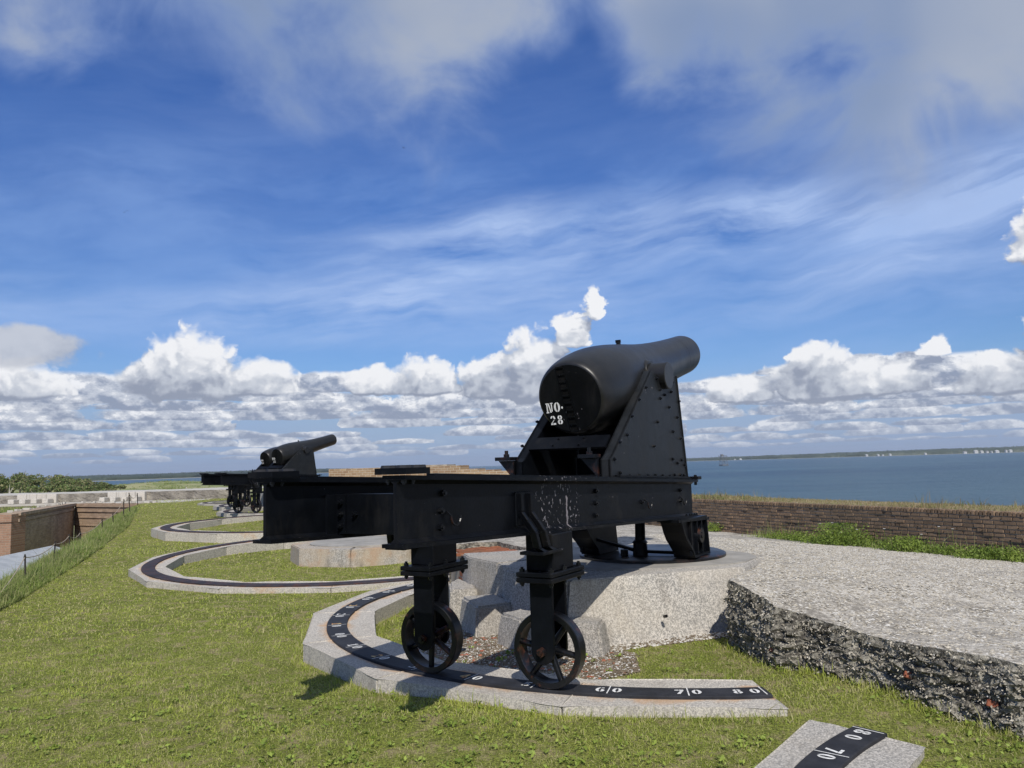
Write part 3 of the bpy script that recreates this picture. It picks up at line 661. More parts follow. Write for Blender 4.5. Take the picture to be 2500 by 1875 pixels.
# ================================================================= GUN TRACKS
def ring_pt(r, a, z): return Vector((-r * math.cos(R(a)), r * math.sin(R(a)), z))
def make_track(q, label, numbered, mats, thick=0.25, tilt=0.0, ro=3.49, ri=2.87):
    t = empty('gun_track', q['c'], RZ, label, 'gun track', 'curved gun tracks set in the lawn'); s = q['s']
    t.scale = (s, s, 1)
    if tilt: t.rotation_euler = (Matrix.Rotation(tilt, 4, 'X') @ Matrix.Rotation(RZ, 4, 'Z')).to_euler()
    js = [j for j in [12.4 + 24 * k for k in range(-4, 6)] if q['a0'] < j < q['a1']]; js = [q['a0']] + js + [q['a1']]
    for a, b in zip(js, js[1:]):
        if b - a < 3: continue
        e = 0.06
        m = MB(); k0 = math.floor((((a + b) / 2) - 12.4) / 24); mid = 12.4 + 24 * (k0 + .5)
        def rr(rad, ang): return rad * math.cos(R(12)) / math.cos(R(ang - mid))
        o = [(rr(ro, g), g) for g in (a + e, b - e)]; i_ = [(rr(ri, g), g) for g in (b - e * 1.2, a + e * 1.2)]
        pts = [(-r * math.cos(R(g)), r * math.sin(R(g))) for r, g in o + i_]
        m.prism(pts, -thick, 0)
        bmesh.ops.subdivide_edges(m.bm, edges=m.bm.edges[:], cuts=9, use_grid_fill=True)
        for v in m.bm.verts:
            if v.co.z < -0.01: continue
            rl = math.hypot(v.co.x, v.co.y)
            v.co.z += 0.0025 * float(vnoise(v.co.x * 6, v.co.y * 6, 51)) - 0.002
        st = m.build('kerb_stone', mats, t, bev=0.006)
    # rail
    nseg = int((q['a1'] - q['a0']) / 1.5); vs, fs = [], []
    prof = [(3.065, -0.01), (3.065, 0.014), (3.07, 0.018), (3.243, 0.018), (3.25, 0.013), (3.25, -0.01)]
    for i in range(nseg + 1):
        a = q['a0'] + 0.2 + (q['a1'] - q['a0'] - 0.4) * i / nseg
        vs += [ring_pt(r, a, z) for r, z in prof]
    for i in range(nseg):
        for j in range(5): b = i * 6 + j; fs.append([b, b + 1, b + 7, b + 6])
    fs += [[0, 1, 2, 3, 4, 5], [nseg * 6 + k for k in (5, 4, 3, 2, 1, 0)]]
    rail = pyd('rail', vs, fs, M_RAIL if numbered else M_RUSTRAIL, t)
    if numbered:
        for k in range(-8, 9):
            a = 37.8 - 8.88 * k
            if not (q['a0'] - 0.5 <= a <= q['a1'] + 0.5): continue
            n = abs(k) * 10; txt = '%02d' % n if n else '00'
            zt = 0.0205
            if abs(k) == 8: a += 0.55 * (1 if k > 0 else -1)
            tick = [[(-0.004, 3.07), (0.004, 3.07), (0.004, 3.24), (-0.004, 3.24)]]
            def place(u_, r_, a=a): ang = a - math.degrees(u_ / 3.16); return ring_pt(r_, ang, zt)
            polys_obj('degree_mark', tick, lambda u_, v_: place(u_, v_), M_WHITE, rail)
            h, wd = 0.088, 0.062
            for d, ch in enumerate(txt):
                x0 = (-0.022 - wd) if d == 0 else 0.022
                if k == 8: x0 -= 0.105
                if k == -8: x0 += 0.105
                # letters stand with their heads toward the centre
                ps = [[(x0 + a_ * wd / .8, 3.205 - b_ * h) for a_, b_ in p] for p in glyph(ch)]
                stained = (k == 5 and d == 1) or (k in (4, 2, -1, -3) and d == 0)
                polys_obj('degree_digit', ps, lambda u_, v_: place(u_, v_), M_RUSTPAINT if stained else M_WHITE, rail)
    return t
make_track(RINGS[0], 'black numbered iron track on granite kerb under the wheels of the nearest cannon', True, M_RINGST)
make_track(RINGS[1], 'end of numbered track on grey granite at the lower right corner', True, M_GRANR, 0.16)
make_track(RINGS[2], 'empty rusty track on rust stained granite beyond the nearest cannon, no numbers', False, M_RINGST, 0.22, 0.022, 3.42, 2.93)
make_track(RINGS[3], 'wide empty rusty track on tall pale kerb, farther of the two empty tracks', False, M_RINGST, 0.30, 0.0, 3.42, 2.95)

# ================================================================= CONCRETE PLATFORMS (granite)
def rough_block(m, top, z0, z1, out=0.10, cx=None, seed=1, amp=0.006, cuts=7, bulge=0.02, bev=0.012):
    """prism with battered, slightly uneven sides"""
    c = np.mean(top, axis=0) if cx is None else np.array(cx)
    bot = [tuple(np.array(p) + (np.array(p) - c) / np.linalg.norm(np.array(p) - c) * out) for p in top]
    a = [m.bm.verts.new((*p, z0)) for p in bot]; b = [m.bm.verts.new((*p, z1)) for p in top]; n = len(top)
    fs = [m.bm.faces.new(a[::-1]), m.bm.faces.new(b)]
    for i in range(n): fs.append(m.bm.faces.new((a[i], a[(i + 1) % n], b[(i + 1) % n], b[i])))
    if bev: bmesh.ops.bevel(m.bm, geom=[e for e in m.bm.edges], offset=bev, segments=2, affect='EDGES')
    bmesh.ops.subdivide_edges(m.bm, edges=[e for e in m.bm.edges if e.calc_length() > 0.05], cuts=cuts, use_grid_fill=True)
    bmesh.ops.triangulate(m.bm, faces=[f for f in m.bm.faces if len(f.verts) > 4])
    m.bm.normal_update()
    for v in m.bm.verts:
        d = amp * float(vnoise(v.co.x * 14 + v.co.z * 9, v.co.y * 14 - v.co.z * 11, seed)) + bulge * 0
        v.co += v.normal * d
pf = empty('gun_platform', G0, RZ, 'grey granite platform of big cut stones that carries the nearest cannon', 'stone platform', 'granite gun platforms')
def pstone(pts, z0, z1, out, seed, cx, mat=M_GRAN, name='granite_stone', cuts=8, amp=0.006, bev=0.012):
    m = MB(); rough_block(m, pts, z0, z1, out, cx, seed, amp, cuts, bev=bev); return m.build(name, mat, pf, smooth=0.7)
pstone([(-0.34, 2.13), (-0.62, 1.86), (-0.965, 1.281), (-0.30, 1.0), (0.20, 1.60)], -0.22, 0.48, 0.03, 1, (0, 1.3), M_GRANC)
pstone([(-0.975, 1.275), (-1.28, 0.90), (-1.36, 0.96), (-1.805, 0.07), (-0.7, -0.1), (-0.31, 0.985)], -0.22, 0.475, 0.05, 2, (-0.4, 0.4), M_GRANC)
pstone([(-1.80, 0.055), (-1.25, -0.42), (-0.89, -0.735), (-0.53, -1.05), (0.25, -1.0), (0.6, 0.6), (0.2, 1.58), (-0.29, 0.97), (-0.69, -0.11)], -0.22, 0.482, 0.17, 3, (0.0, 0.2), M_GRAN)
m = MB()
pv = [(-1.15, .35), (-1.08, -.12), (-.80, -.50), (-.45, -.86), (-.20, -.98), (.15, -1.0), (.45, -.85), (.75, -.4), (.80, .5), (.5, 1.2), (-.1, 1.35), (-.72, 1.02)]
m.prism(pv, 0.470, 0.492); m.build('paving', M_PAVE, pf, bev=0.004)
def loose(pts, z1, label, seed):
    m = MB(); rough_block(m, pts, -0.2, z1, 0.07, None, seed, 0.009, 6, bev=0.02)
    o = m.build('granite_block', M_GRANC, None, smooth=0.7); o.location = G0; o.rotation_euler = (0, 0, RZ)
    tag(o, label, 'stone block', 'squat granite blocks standing at the foot of the platform')
loose([(-0.33, 2.20), (-0.62, 2.12), (-1.05, 1.80), (-0.83, 1.62), (-0.60, 1.84)], 0.20, 'squat granite block farthest left at the foot of the platform, behind the far wheel fork', 11)
loose([(-1.06, 1.28), (-1.34, 1.46), (-1.74, 1.02), (-1.43, 0.82)], 0.20, 'squat rounded granite block between the two wheels, half in shadow', 12)
loose([(-1.68, 0.60), (-1.92, 0.66), (-2.09, 0.36), (-1.82, 0.22)], 0.20, 'squat granite block just left of the near wheel fork at the foot of the platform', 13)
loose([(-1.70, 0.06), (-2.03, 0.08), (-2.00, -0.30), (-1.76, -0.24)], 0.19, 'squat sunlit granite block right of the near wheel fork at the foot of the platform', 14)
# two rusty pin holes low on the lit face
for (x, y, z, r) in ((-1.335, -0.60, 0.16, 0.013),):
    nrm = Vector((-.66, -.75, .25)).normalized(); m = MB(); m.cyl(Vector((x, y, z)) - nrm * .03, Vector((x, y, z)) + nrm * .012, r, seg=12); m.build('iron_pin', M_WHEEL, pf)

# brick footing behind the platform, laid with modelled bricks
def brick_wall_mesh(name, origin, dirv, nrm, length, height, bw, bh, mat, parent=None, depth=0.06, soldier=True, jitter=0.006, seed=3, drop=0.0, zfun=None, hfun=None):
    rg = np.random.default_rng(seed); V, Fc, T = [], [], []
    dirv = np.array(dirv) / np.linalg.norm(dirv); nrm = np.array(nrm) / np.linalg.norm(nrm); g = bh * 0.13
    def brick(s0, s1, z0, z1, pro, tone):
        b = len(V); z0 += 0; dp = depth
        j = rg.normal(0, bh * 0.035, 8)
        zz = (lambda s: zfun(s) if zfun else 0.0)
        c = bh * 0.10
        for k, (s, z, d) in enumerate([(s0, z0, -dp), (s1, z0, -dp), (s1, z1, -dp), (s0, z1, -dp), (s0 + c, z0 + c, pro), (s1 - c, z0 + c, pro), (s1 - c, z1 - c, pro), (s0 + c, z1 - c, pro)]):
            p = np.array(origin[:2]) + dirv * s + nrm * d; V.append((p[0], p[1], origin[2] + z + j[k] * (k > 3) + zz(s)))
        for f in ((4, 5, 6, 7), (0, 1, 5, 4), (1, 2, 6, 5), (2, 3, 7, 6), (3, 0, 4, 7)): Fc.append([b + q for q in f]); T.append(tone)
    rows = int(height / bh); 
    for r_ in range(rows):
        s = -rg.uniform(0, bw); hdr = (r_ % 5 == 2)
        while s < length:
            l = (bw * 0.5 if (hdr and rg.random() < .8) else bw) * rg.uniform(0.93, 1.05)
            s0, s1 = max(s, 0), min(s + l - g, length)
            lim = hfun((s0 + s1) / 2) if hfun else height
            if s1 - s0 > bh * 0.5 and rg.random() > drop and (r_ + 1) * bh <= lim + 1e-6: brick(s0, s1, r_ * bh, (r_ + 1) * bh - g, 0.011 + rg.normal(0, jitter), min(1, max(0, rg.normal(0.5, 0.25))))
            s += l
    if soldier:
        s = 0
        while s < length - bh:
            brick(s, s + bh * 1.0 - g, height, height + bw * 0.42 * rg.uniform(.93, 1.03), rg.normal(0.016, jitter), min(1, max(0, rg.normal(0.45, 0.2)))); s += bh * rg.uniform(.98, 1.06)
    me = bpy.data.meshes.new(name); me.from_pydata(V, [], Fc); me.update()
    a = me.attributes.new('tone', 'FLOAT', 'FACE'); a.data.foreach_set('value', np.array(T, np.float32))
    return link(name, me, mat, parent)
bfoot = empty('brick_footing', (0, 0, 0), 0, 'orange brick footing behind the platform, seen between the forks', 'brick footing')
fA, fB = np.array(gw(-0.30, 2.10)), np.array(gw(0.27, 2.71)); fdir = fB - fA; fn = np.array([-fdir[1], fdir[0]]); fn /= np.hypot(*fn)
if fn @ (fA * -1) < 0: fn = -fn
brick_wall_mesh('brick_course', (fA[0], fA[1], 0.03), fdir, fn, float(np.hypot(*fdir)), 0.57, 0.20, 0.062, M_OBRICK, bfoot, 0.05, False, 0.006, 5)
FT = [gw(*p) for p in [(-0.30, 2.12), (0.27, 2.73), (0.76, 2.36), (0.20, 1.62)]]
m = MB(); m.prism(FT, 0.0, 0.585); m.build('mortar_bed', M_MORTAR, bfoot)
def herring():
    V, Fc, T = [], [], []; rg = np.random.default_rng(4); L_, W_ = 0.185, 0.062
    ca, sa = math.cos(0.6), math.sin(0.6)
    for i in range(-22, 22):
        for j in range(-22, 22):
            for k in (0, 1):
                # herringbone cells
                ox = (i * W_ + j * L_) if k == 0 else (i * W_ + j * L_ + 0); 
                if (i + j) % 1: continue
                bx = i * W_ + j * 3 * W_ * 1.0; by = i * W_ - j * 3 * W_
                if k == 0: x0, y0, w_, h_ = bx, by, L_, W_
                else: x0, y0, w_, h_ = bx - W_, by, W_, L_
                x1, y1 = x0 + w_ - 0.006, y0 + h_ - 0.006
                cx_, cy_ = (x0 + x1) / 2, (y0 + y1) / 2; C0 = np.mean(np.array(FT), axis=0)
                wx, wy = C0[0] + cx_ * ca - cy_ * sa, C0[1] + cx_ * sa + cy_ * ca
                if not inpoly(np.array([wx]), np.array([wy]), FT)[0]: continue
                t = min(1, max(0, rg.normal(.55, .25))); z = 0.595 + rg.normal(0, .003); b = len(V)
                for zz in (0.57, z):
                    for (a_, c_) in ((x0, y0), (x1, y0), (x1, y1), (x0, y1)): V.append((C0[0] + a_ * ca - c_ * sa, C0[1] + a_ * sa + c_ * ca, zz))
                for f in ((4, 5, 6, 7), (0, 1, 5, 4), (1, 2, 6, 5), (2, 3, 7, 6), (3, 0, 4, 7)): Fc.append([b + q for q in f]); T.append(t)
    me = bpy.data.meshes.new('brick_paving'); me.from_pydata(V, [], Fc); me.update(); a = me.attributes.new('tone', 'FLOAT', 'FACE'); a.data.foreach_set('value', np.array(T, np.float32))
    link('brick_paving', me, M_OBRICK, bfoot)
herring()

# low octagonal platforms of the two empty tracks
def octo(cx, cy, r, z0, z1, label, mat, rot=0.2):
    t = empty('gun_platform', (cx, cy, 0), rot, label, 'stone platform', 'granite gun platforms')
    for k in range(4):
        a = [R(45 * (2 * k + i) - 10) for i in range(3)]; pts = [(r * math.cos(g), r * math.sin(g)) for g in a] + [(0.02 * math.cos(a[1]), 0.02 * math.sin(a[1]))]
        cxm = np.mean(pts, axis=0); pts = [tuple(np.array(p) * 0.995 + cxm * 0.005) for p in pts]
        m = MB(); rough_block(m, pts, z0, z1 - 0.004 * k, 0.02, (0, 0.001), 20 + k, 0.008, 5, bev=0.015); m.build('granite_stone', mat, t, smooth=0.7)
    m = MB(); m.cyl((0, 0, z1 - 0.01), (0, 0, z1 + 0.012), r * 0.72, seg=40); m.build('paving', M_PAVE, t)
octo(-2.74, 14.45, 1.30, -0.1, 0.31, 'low tan granite platform, empty, inside the nearer rusty track', M_GRANW)
octo(-5.75, 24.8, 1.95, -0.2, 0.30, 'squat stained platform, empty, inside the farther rusty track', M_GRANW)

# rubble between blocks and rail
def chips(name, poly, n, s0, s1, mat, zf, kind='stuff', flat=0.35, parent=None, dens=None):
    xs = [p[0] for p in poly]; ys = [p[1] for p in poly]; x = RNG.uniform(min(xs), max(xs), n * 3); y = RNG.uniform(min(ys), max(ys), n * 3); ok = inpoly(x, y, poly)
    if dens is not None: ok &= dens(x, y)
    x, y = x[ok][:n], y[ok][:n]; k = len(x); z = zf(x, y); S = RNG.uniform(s0, s1, k)
    base = np.array([[-1, -.6, 0], [.2, -1, 0], [1, -.2, 0], [.7, .8, 0], [-.4, .9, 0], [-.3, -.1, .55], [.5, .1, .45]]); fc = [(0, 1, 5), (1, 2, 6), (1, 6, 5), (2, 3, 6), (3, 4, 5), (3, 5, 6), (4, 0, 5)]
    a = RNG.uniform(0, 6.283, k); tl = RNG.normal(0, 0.35, (k, 2)); V = np.zeros((k, 7, 3))
    jit = RNG.normal(1, .18, (k, 7)); st = RNG.uniform(.55, 1.2, k)
    for i, b in enumerate(base):
        bx, by, bz = b[0] * jit[:, i], b[1] * st * jit[:, i], b[2] * flat * 2 * np.ones(k) + b[0] * tl[:, 0] * flat + b[1] * tl[:, 1] * flat
        V[:, i, 0] = x + S * (bx * np.cos(a) - by * np.sin(a)); V[:, i, 1] = y + S * (bx * np.sin(a) + by * np.cos(a)); V[:, i, 2] = z + S * bz
    fa = (np.arange(k)[:, None, None] * 7 + np.array(fc)[None]).reshape(-1, 3); me = bpy.data.meshes.new(name)
    me.vertices.add(k * 7); me.vertices.foreach_set('co', V.astype(np.float32).ravel()); me.loops.add(len(fa) * 3); me.loops.foreach_set('vertex_index', fa.astype(np.int32).ravel())
    me.polygons.add(len(fa)); me.polygons.foreach_set('loop_start', (np.arange(len(fa)) * 3).astype(np.int32)); me.update()
    o = link(name, me, mat, parent)
    if kind: tag(o, kind=kind)
    return o
grid_mesh('soil', np.arange(-2.2, 3.0, 0.06), np.arange(4.5, 9.5, 0.06), lambda x, y: ground_z(x, y) + 0.004 + 0.006 * vnoise(x * 9, y * 9, 35), lambda x, y: inpoly(x, y, RUB), M_SOIL, 'structure')
tag(chips('shell_rubble', RUB, 6500, 0.004, 0.011, M_SHELL, lambda x, y: ground_z(x, y) + 0.008), 'pale oyster shell rubble on the soil between track and platform', 'rubble')
tag(chips('soil_crumbs', RUB, 7000, 0.006, 0.018, M_SOIL, lambda x, y: ground_z(x, y) + 0.008), 'brown soil crumbs under the rubble between track and platform', 'rubble')
tag(chips('brick_rubble', RUB, 230, 0.008, 0.026, M_BRICKBIT, lambda x, y: ground_z(x, y) + 0.008), 'broken orange brick bits strewn between track and platform', 'rubble')

FOOT = [gw(*p) for p in [(-1.90, 0.03), (-1.32, -0.47), (-0.95, -0.84), (-0.75, -1.05), (-0.90, -1.18), (-1.08, -0.98), (-1.46, -0.60), (-2.0, -0.12)]]
tag(chips('platform_foot_rubble', FOOT, 1500, 0.005, 0.020, M_SHELL, lambda x, y: ground_z(x, y) + .004, dens=None), 'pale shell crumbs along the foot of the lit platform face', 'rubble')
tag(chips('platform_foot_soil', FOOT, 1200, 0.008, 0.028, M_SOIL, lambda x, y: ground_z(x, y) + .002, dens=None), 'brown soil crumbs along the foot of the lit platform face', 'rubble')

# ================================================================= TABBY SLAB
def tabby_slab():
    t = empty('tabby_slab', (0, 0, 0), 0, 'thick grey slab of oyster shell concrete with a crumbling front edge', 'concrete slab')
    xs = np.arange(-10, 14, 0.09); ys = np.arange(-3, 40, 0.09)
    def msk(x, y): return inpoly(x, y, TAB_POLY) & ((y < 22) | (np.hypot(x, y) < 60))
    # top as a triangulated polygon fill: outline densely sampled and jittered
    out = []
    n = len(TAB_POLY)
    for i in range(n):
        a, b = np.array(TAB_POLY[i]), np.array(TAB_POLY[(i + 1) % n]); k = max(1, int(np.hypot(*(b - a)) / 0.035)); k = min(k, 260)
        for j in range(k):
            p = a + (b - a) * j / k; d = (b - a) / np.hypot(*(b - a)); nn = np.array([d[1], -d[0]])
            amp = 0.022 if p[0] > 1.6 and p[1] < 7 else 0.0
            out.append(p + nn * amp * (float(vnoise(p[0] * 3.5, p[1] * 3.5, 61)) + 0.5 * float(vnoise(p[0] * 13, p[1] * 13, 62))))
    out = np.array(out)
    bm = bmesh.new(); vs = [bm.verts.new((p[0], p[1], 0)) for p in out]; 
    es = [bm.edges.new((vs[i], vs[(i + 1) % len(vs)])) for i in range(len(vs))]
    bmesh.ops.triangle_fill(bm, use_beauty=True, edges=es)
    # grid cuts so the surface can undulate
    for v_, ax in ((np.arange(-0.5, 9, 0.18), 0), (np.arange(2.5, 18, 0.18), 1)):
        for c in v_:
            co = (c, 0, 0) if ax == 0 else (0, c, 0); no = (1, 0, 0) if ax == 0 else (0, 1, 0)
            bmesh.ops.bisect_plane(bm, geom=bm.verts[:] + bm.edges[:] + bm.faces[:], plane_co=co, plane_no=no)
    X = np.array([v.co.x for v in bm.verts]); Y = np.array([v.co.y for v in bm.verts]); Z = tab_z(X, Y)
    for v, z in zip(bm.verts, Z): v.co.z = z
    bmesh.ops.recalc_face_normals(bm, faces=bm.faces)
    if sum(f.normal.z for f in bm.faces) < 0: bmesh.ops.reverse_faces(bm, faces=bm.faces)
    for f in bm.faces: f.smooth = True
    me = bpy.data.meshes.new('slab_top'); bm.to_mesh(me); bm.free(); link('slab_top', me, M_TABBY, t)
    # crumbling side
    ring = [p for p in out]; side = [p for p in ring if not (p[1] > 19)]
    pts = np.array([p for p in ring])
    rows = 26; V, Fc = [], []; m_ = len(pts); 
    d = np.roll(pts, -1, 0) - np.roll(pts, 1, 0); d /= np.hypot(d[:, 0], d[:, 1])[:, None]; nn = np.stack([d[:, 1], -d[:, 0]], 1)
    cen = np.array([5.0, 8.0]); 
    # outward = away from inside
    test = inpoly(pts[:, 0] + nn[:, 0] * 0.05, pts[:, 1] + nn[:, 1] * 0.05, TAB_POLY); nn[test] *= -1
    arc = np.concatenate([[0], np.cumsum(np.hypot(*(pts[1:] - pts[:-1]).T))])
    for r_ in range(rows + 1):
        tt = r_ / rows
        off = 0.012 * np.sin(tt * 3.0) * (0.4 + 0.6 * (vnoise(arc * 2.2, arc * 0 + tt * 3, 63) > -0.2)) + 0.05 * tt * (1 - tt)
        off = off + 0.032 * vnoise(arc * 2.5, tt * 7.0 + arc * 0, 64) * min(1, tt * 5) + 0.026 * vnoise(arc * 16, tt * 30 + arc * 0, 65) * min(1, tt * 6) + 0.015 * RNG.normal(0, 1, len(arc)) * min(1, tt * 6) - 0.13 * sstep(0.72, 0.98, tt) * (0.6 + 0.4 * vnoise(arc * 2.5, arc * 0, 66))
        off = np.where((pts[:, 0] > 1.55) & (pts[:, 1] < 7.0), off, 0.0)
        top = tab_z(pts[:, 0], pts[:, 1]); bot = -0.05
        z = top + (bot - top) * tt + 0.012 * vnoise(arc * 9, arc * 0 + r_, 67) * (0 < r_ < rows)
        V.append(np.stack([pts[:, 0] + nn[:, 0] * off, pts[:, 1] + nn[:, 1] * off, z], 1))
    V = np.concatenate(V)
    for r_ in range(rows):
        for i in range(m_): j = (i + 1) % m_; Fc.append([r_ * m_ + i, r_ * m_ + j, (r_ + 1) * m_ + j, (r_ + 1) * m_ + i])
    sd = pyd('broken_edge', V, Fc, M_TABBYSIDE, t)
    # shells standing out of the side
    k = 30000; idx = RNG.integers(0, m_, k * 10); ok = (pts[idx, 0] > 1.6) & (pts[idx, 1] < 6.6) & (pts[idx, 0] < 5); idx = idx[ok][:k]; rw = RNG.integers(1, rows - 1, len(idx)); base = V[rw * m_ + idx]
    base = base + np.c_[nn[idx] * RNG.uniform(-0.01, 0.016, len(idx))[:, None], RNG.normal(0, .012, len(idx))]; base[:, :2] += RNG.normal(0, 0.012, (len(idx), 2))
    sp = RNG.uniform(0.004, 0.013, len(idx)); half = len(idx) * 12 // 13
    leaves('weathered_shells', base[:half], sp[:half], M_SHELLD, t, 0.3, 'stuff'); leaves('pale_shells', base[half:], sp[half:] * 0.7, M_SHELL, t, 0.3, 'stuff')
    for (px_, py_, pz_, s_) in ((2.345, 4.95, 0.27, .022), (2.585, 4.52, 0.22, .022), (1.785, 5.77, 0.25, .016)):
        b = MB(); b.box((0, 0, 0), (s_ * 2.0, s_ * 2.6, s_ * 1.8), bev=0.006); o = b.build('embedded_brick', M_BRICKBIT, t); o.location = (px_, py_, pz_); o.rotation_euler = (.2, .15, .9)
    # shells lying in the top surface
    # (stained, trodden areas come from the material)
    vis = lambda x, y: (np.abs(x) < 0.70 * y + .2) & (y < 17) & (RNG.uniform(0, 1, x.shape) < np.clip(7.0 / y, 0, 1) ** 1.5)
    NEARP = TAB_EDGE[:12] + [(9.0, 4.6), (7.6, 8.0), (5.0, 12.5), (2.1, 13.0), (1.9, 8.0)]; vn = lambda x, y: inpoly(x, y, TAB_POLY) & (np.abs(x) < 0.70 * y + .2)
    chips('scattered_shells', NEARP, 34000, 0.0045, 0.013, M_SHELL, lambda x, y: tab_z(x, y) - 0.001, 'stuff', 0.3, t, vn)
    chips('scattered_grit', NEARP, 36000, 0.0045, 0.014, M_SHELLD, lambda x, y: tab_z(x, y) - 0.001, 'stuff', 0.5, t, vn)
    chips('surface_shells', TAB_POLY, 15000, 0.004, 0.012, M_SHELL, lambda x, y: tab_z(x, y) - 0.001, 'stuff', 0.25, t, vis)
    chips('surface_grit', TAB_POLY, 26000, 0.004, 0.013, M_SHELLD, lambda x, y: tab_z(x, y) - 0.001, 'stuff', 0.4, t, vis)
tabby_slab()

# ================================================================= PARAPET
def pz(s): return -0.0
wall_o = PN * PDIST
def pp(s, n): q = wall_o + PD * s + PN * n; return float(q[0]), float(q[1])
par = empty('parapet_wall', (*pp(0, 0), 0), 0, 'long low weathered brown brick parapet with dry grass on top, beside the water', 'wall')
par.location = (0, 0, 0)
S0, S1 = -6.0, 34.0
ZB = 0.145
brick_wall_mesh('brickwork', (*pp(S0, 0.0), ZB), PD, -PN, S1 - S0, 0.60, 0.150, 0.0545, M_PBRICK, par, 0.05, True, 0.005, 9, 0.0)
m = MB(); m.prism([pp(S0, 0.008), pp(S1, 0.008), pp(S1, 0.30), pp(S0, 0.30)], -0.1, 0.795); m.build('mortar_core', M_MORTAR, par)
m = MB(); m.prism([pp(S0, 0.302), pp(S1, 0.302), pp(S1, 1.15), pp(S0, 1.15)], -0.1, 0.80); m.build('earth_fill', M_DRYSOIL, par)
m = MB(); m.prism([pp(S0, 1.16), pp(S1, 1.16), pp(S1, 1.5), pp(S0, 1.5)], -6.6, 0.7); m.build('outer_face', M_MORTAR, par)
n = 60000; s_ = S0 + (S1 - S0) * RNG.uniform(0, 1, n) ** 1.2; d_ = RNG.uniform(0.04, 1.14, n); hh = 0.022 + 0.05 * RNG.gamma(1.5, .5, n) * (0.40 + 2.0 * sstep(.15, .65, vnoise(s_ * 2.0, d_ * .6, 71))) ; hh = np.clip(hh * (1 + .5 * vnoise(s_ * 1.2, d_, 72)), 0.02, 0.30)
q = wall_o[None] + PD[None] * s_[:, None] + PN[None] * d_[:, None]
o = blades('dry_top_grass', np.c_[q, np.full(n, 0.795)], hh, np.where(s_ > 12, .012, .007), M_DRYG, 'stuff', 0.7, None); tag(o, 'dry tan grass growing along the top of the brown brick parapet', 'dry grass')

# weeds against the wall
def weeds(name, spots, label, mat=M_WEED):
    P, S = [], []
    for (s, n_, w_, h_, k) in spots:
        a = RNG.normal(0, 1, (k, 3)); zz = np.abs(a[:, 2]) * .5; zz = np.clip(zz, 0, 1.15)
        for i in range(k):
            q = wall_o + PD * (s + a[i, 0] * w_ * .5 * (1.1 - .5 * zz[i])) + PN * min(-0.01, n_ + a[i, 1] * w_ * .22)
            P.append((q[0], q[1], float(tab_z(q[0], q[1])) + 0.01 + zz[i] * h_ * (1 - .3 * abs(a[i, 0]) * .5))); S.append(RNG.uniform(.009, .022))
    o = leaves(name, np.array(P), S, mat, None, 0.25, 'stuff'); tag(o, label, 'weeds'); return o
strip = [(s, -0.30 - 0.10 * math.sin(s * 2.1), 0.50, 0.10 + 0.05 * math.sin(s * 3.3) ** 2, 520) for s in np.arange(5.4, 10.6, 0.26)]
weeds('wall_weeds', strip, 'low green weeds and grass growing along the foot of the brick parapet')
def bush(s, n_, w_, h_, k, label):
    c = wall_o + PD * s + PN * n_; z0 = float(tab_z(c[0], c[1]))
    t = empty('weed_bush', (float(c[0]), float(c[1]), z0), 0, label, 'weed')
    a = RNG.normal(0, 1, (k, 3)); zz = np.clip(np.abs(a[:, 2]) * .55, 0, 1.2)
    P = np.stack([a[:, 0] * w_ * .4 * (1.15 - .45 * zz), a[:, 1] * w_ * .3, 0.01 + zz * h_], 1)
    leaves('foliage', P, RNG.uniform(.009, .021, k), M_WEED, t, 0.25)
    kk = 60; b = blades('stem', np.stack([RNG.normal(0, w_ * .35, kk), RNG.normal(0, w_ * .15, kk), np.zeros(kk)], 1), RNG.uniform(.6, 1.5, kk) * h_, np.full(kk, .005), M_TALL, 'x', 0.35, t)
    if 'kind' in b: del b['kind']
bush(9.0, -0.42, 0.62, 0.26, 5200, 'largest leafy green weed clump against the parapet, dotted with small white flowers')
bush(7.9, -0.35, 0.45, 0.16, 2200, 'light green weed clump right of the largest one at the parapet foot')
bush(12.3, -0.12, 0.26, 0.13, 700, 'small lone weed clump at the parapet foot beside the cannon foot')
bush(6.6, -0.35, 0.50, 0.13, 2600, 'spreading weed clump near the right end of the parapet foot')
n = 1500; s_ = RNG.uniform(5.3, 11, n); q = wall_o[None] + PD[None] * s_[:, None] + PN[None] * RNG.normal(-.3, .15, n).clip(-.8, -.03)[:, None]
ns = 70; s2 = RNG.uniform(5.3, 11, ns); q2 = wall_o[None] + PD[None] * s2[:, None] + PN[None] * RNG.normal(-.25, .1, ns).clip(-.6, -.05)[:, None]
tag(blades('dry_stalks', np.c_[q2, tab_z(q2[:, 0], q2[:, 1])], RNG.uniform(.18, .45, ns), np.full(ns, .006), M_DRYG, 'stuff', .35), 'thin dry stalks standing above the weeds against the parapet', 'dry stalks')
tag(blades('wall_grass', np.c_[q, tab_z(q[:, 0], q[:, 1])], .05 + RNG.gamma(1.5, .05, n), np.full(n, .006), M_TALL, 'stuff', .5), 'thin grass stems rising from the weeds at the parapet foot', 'grass')
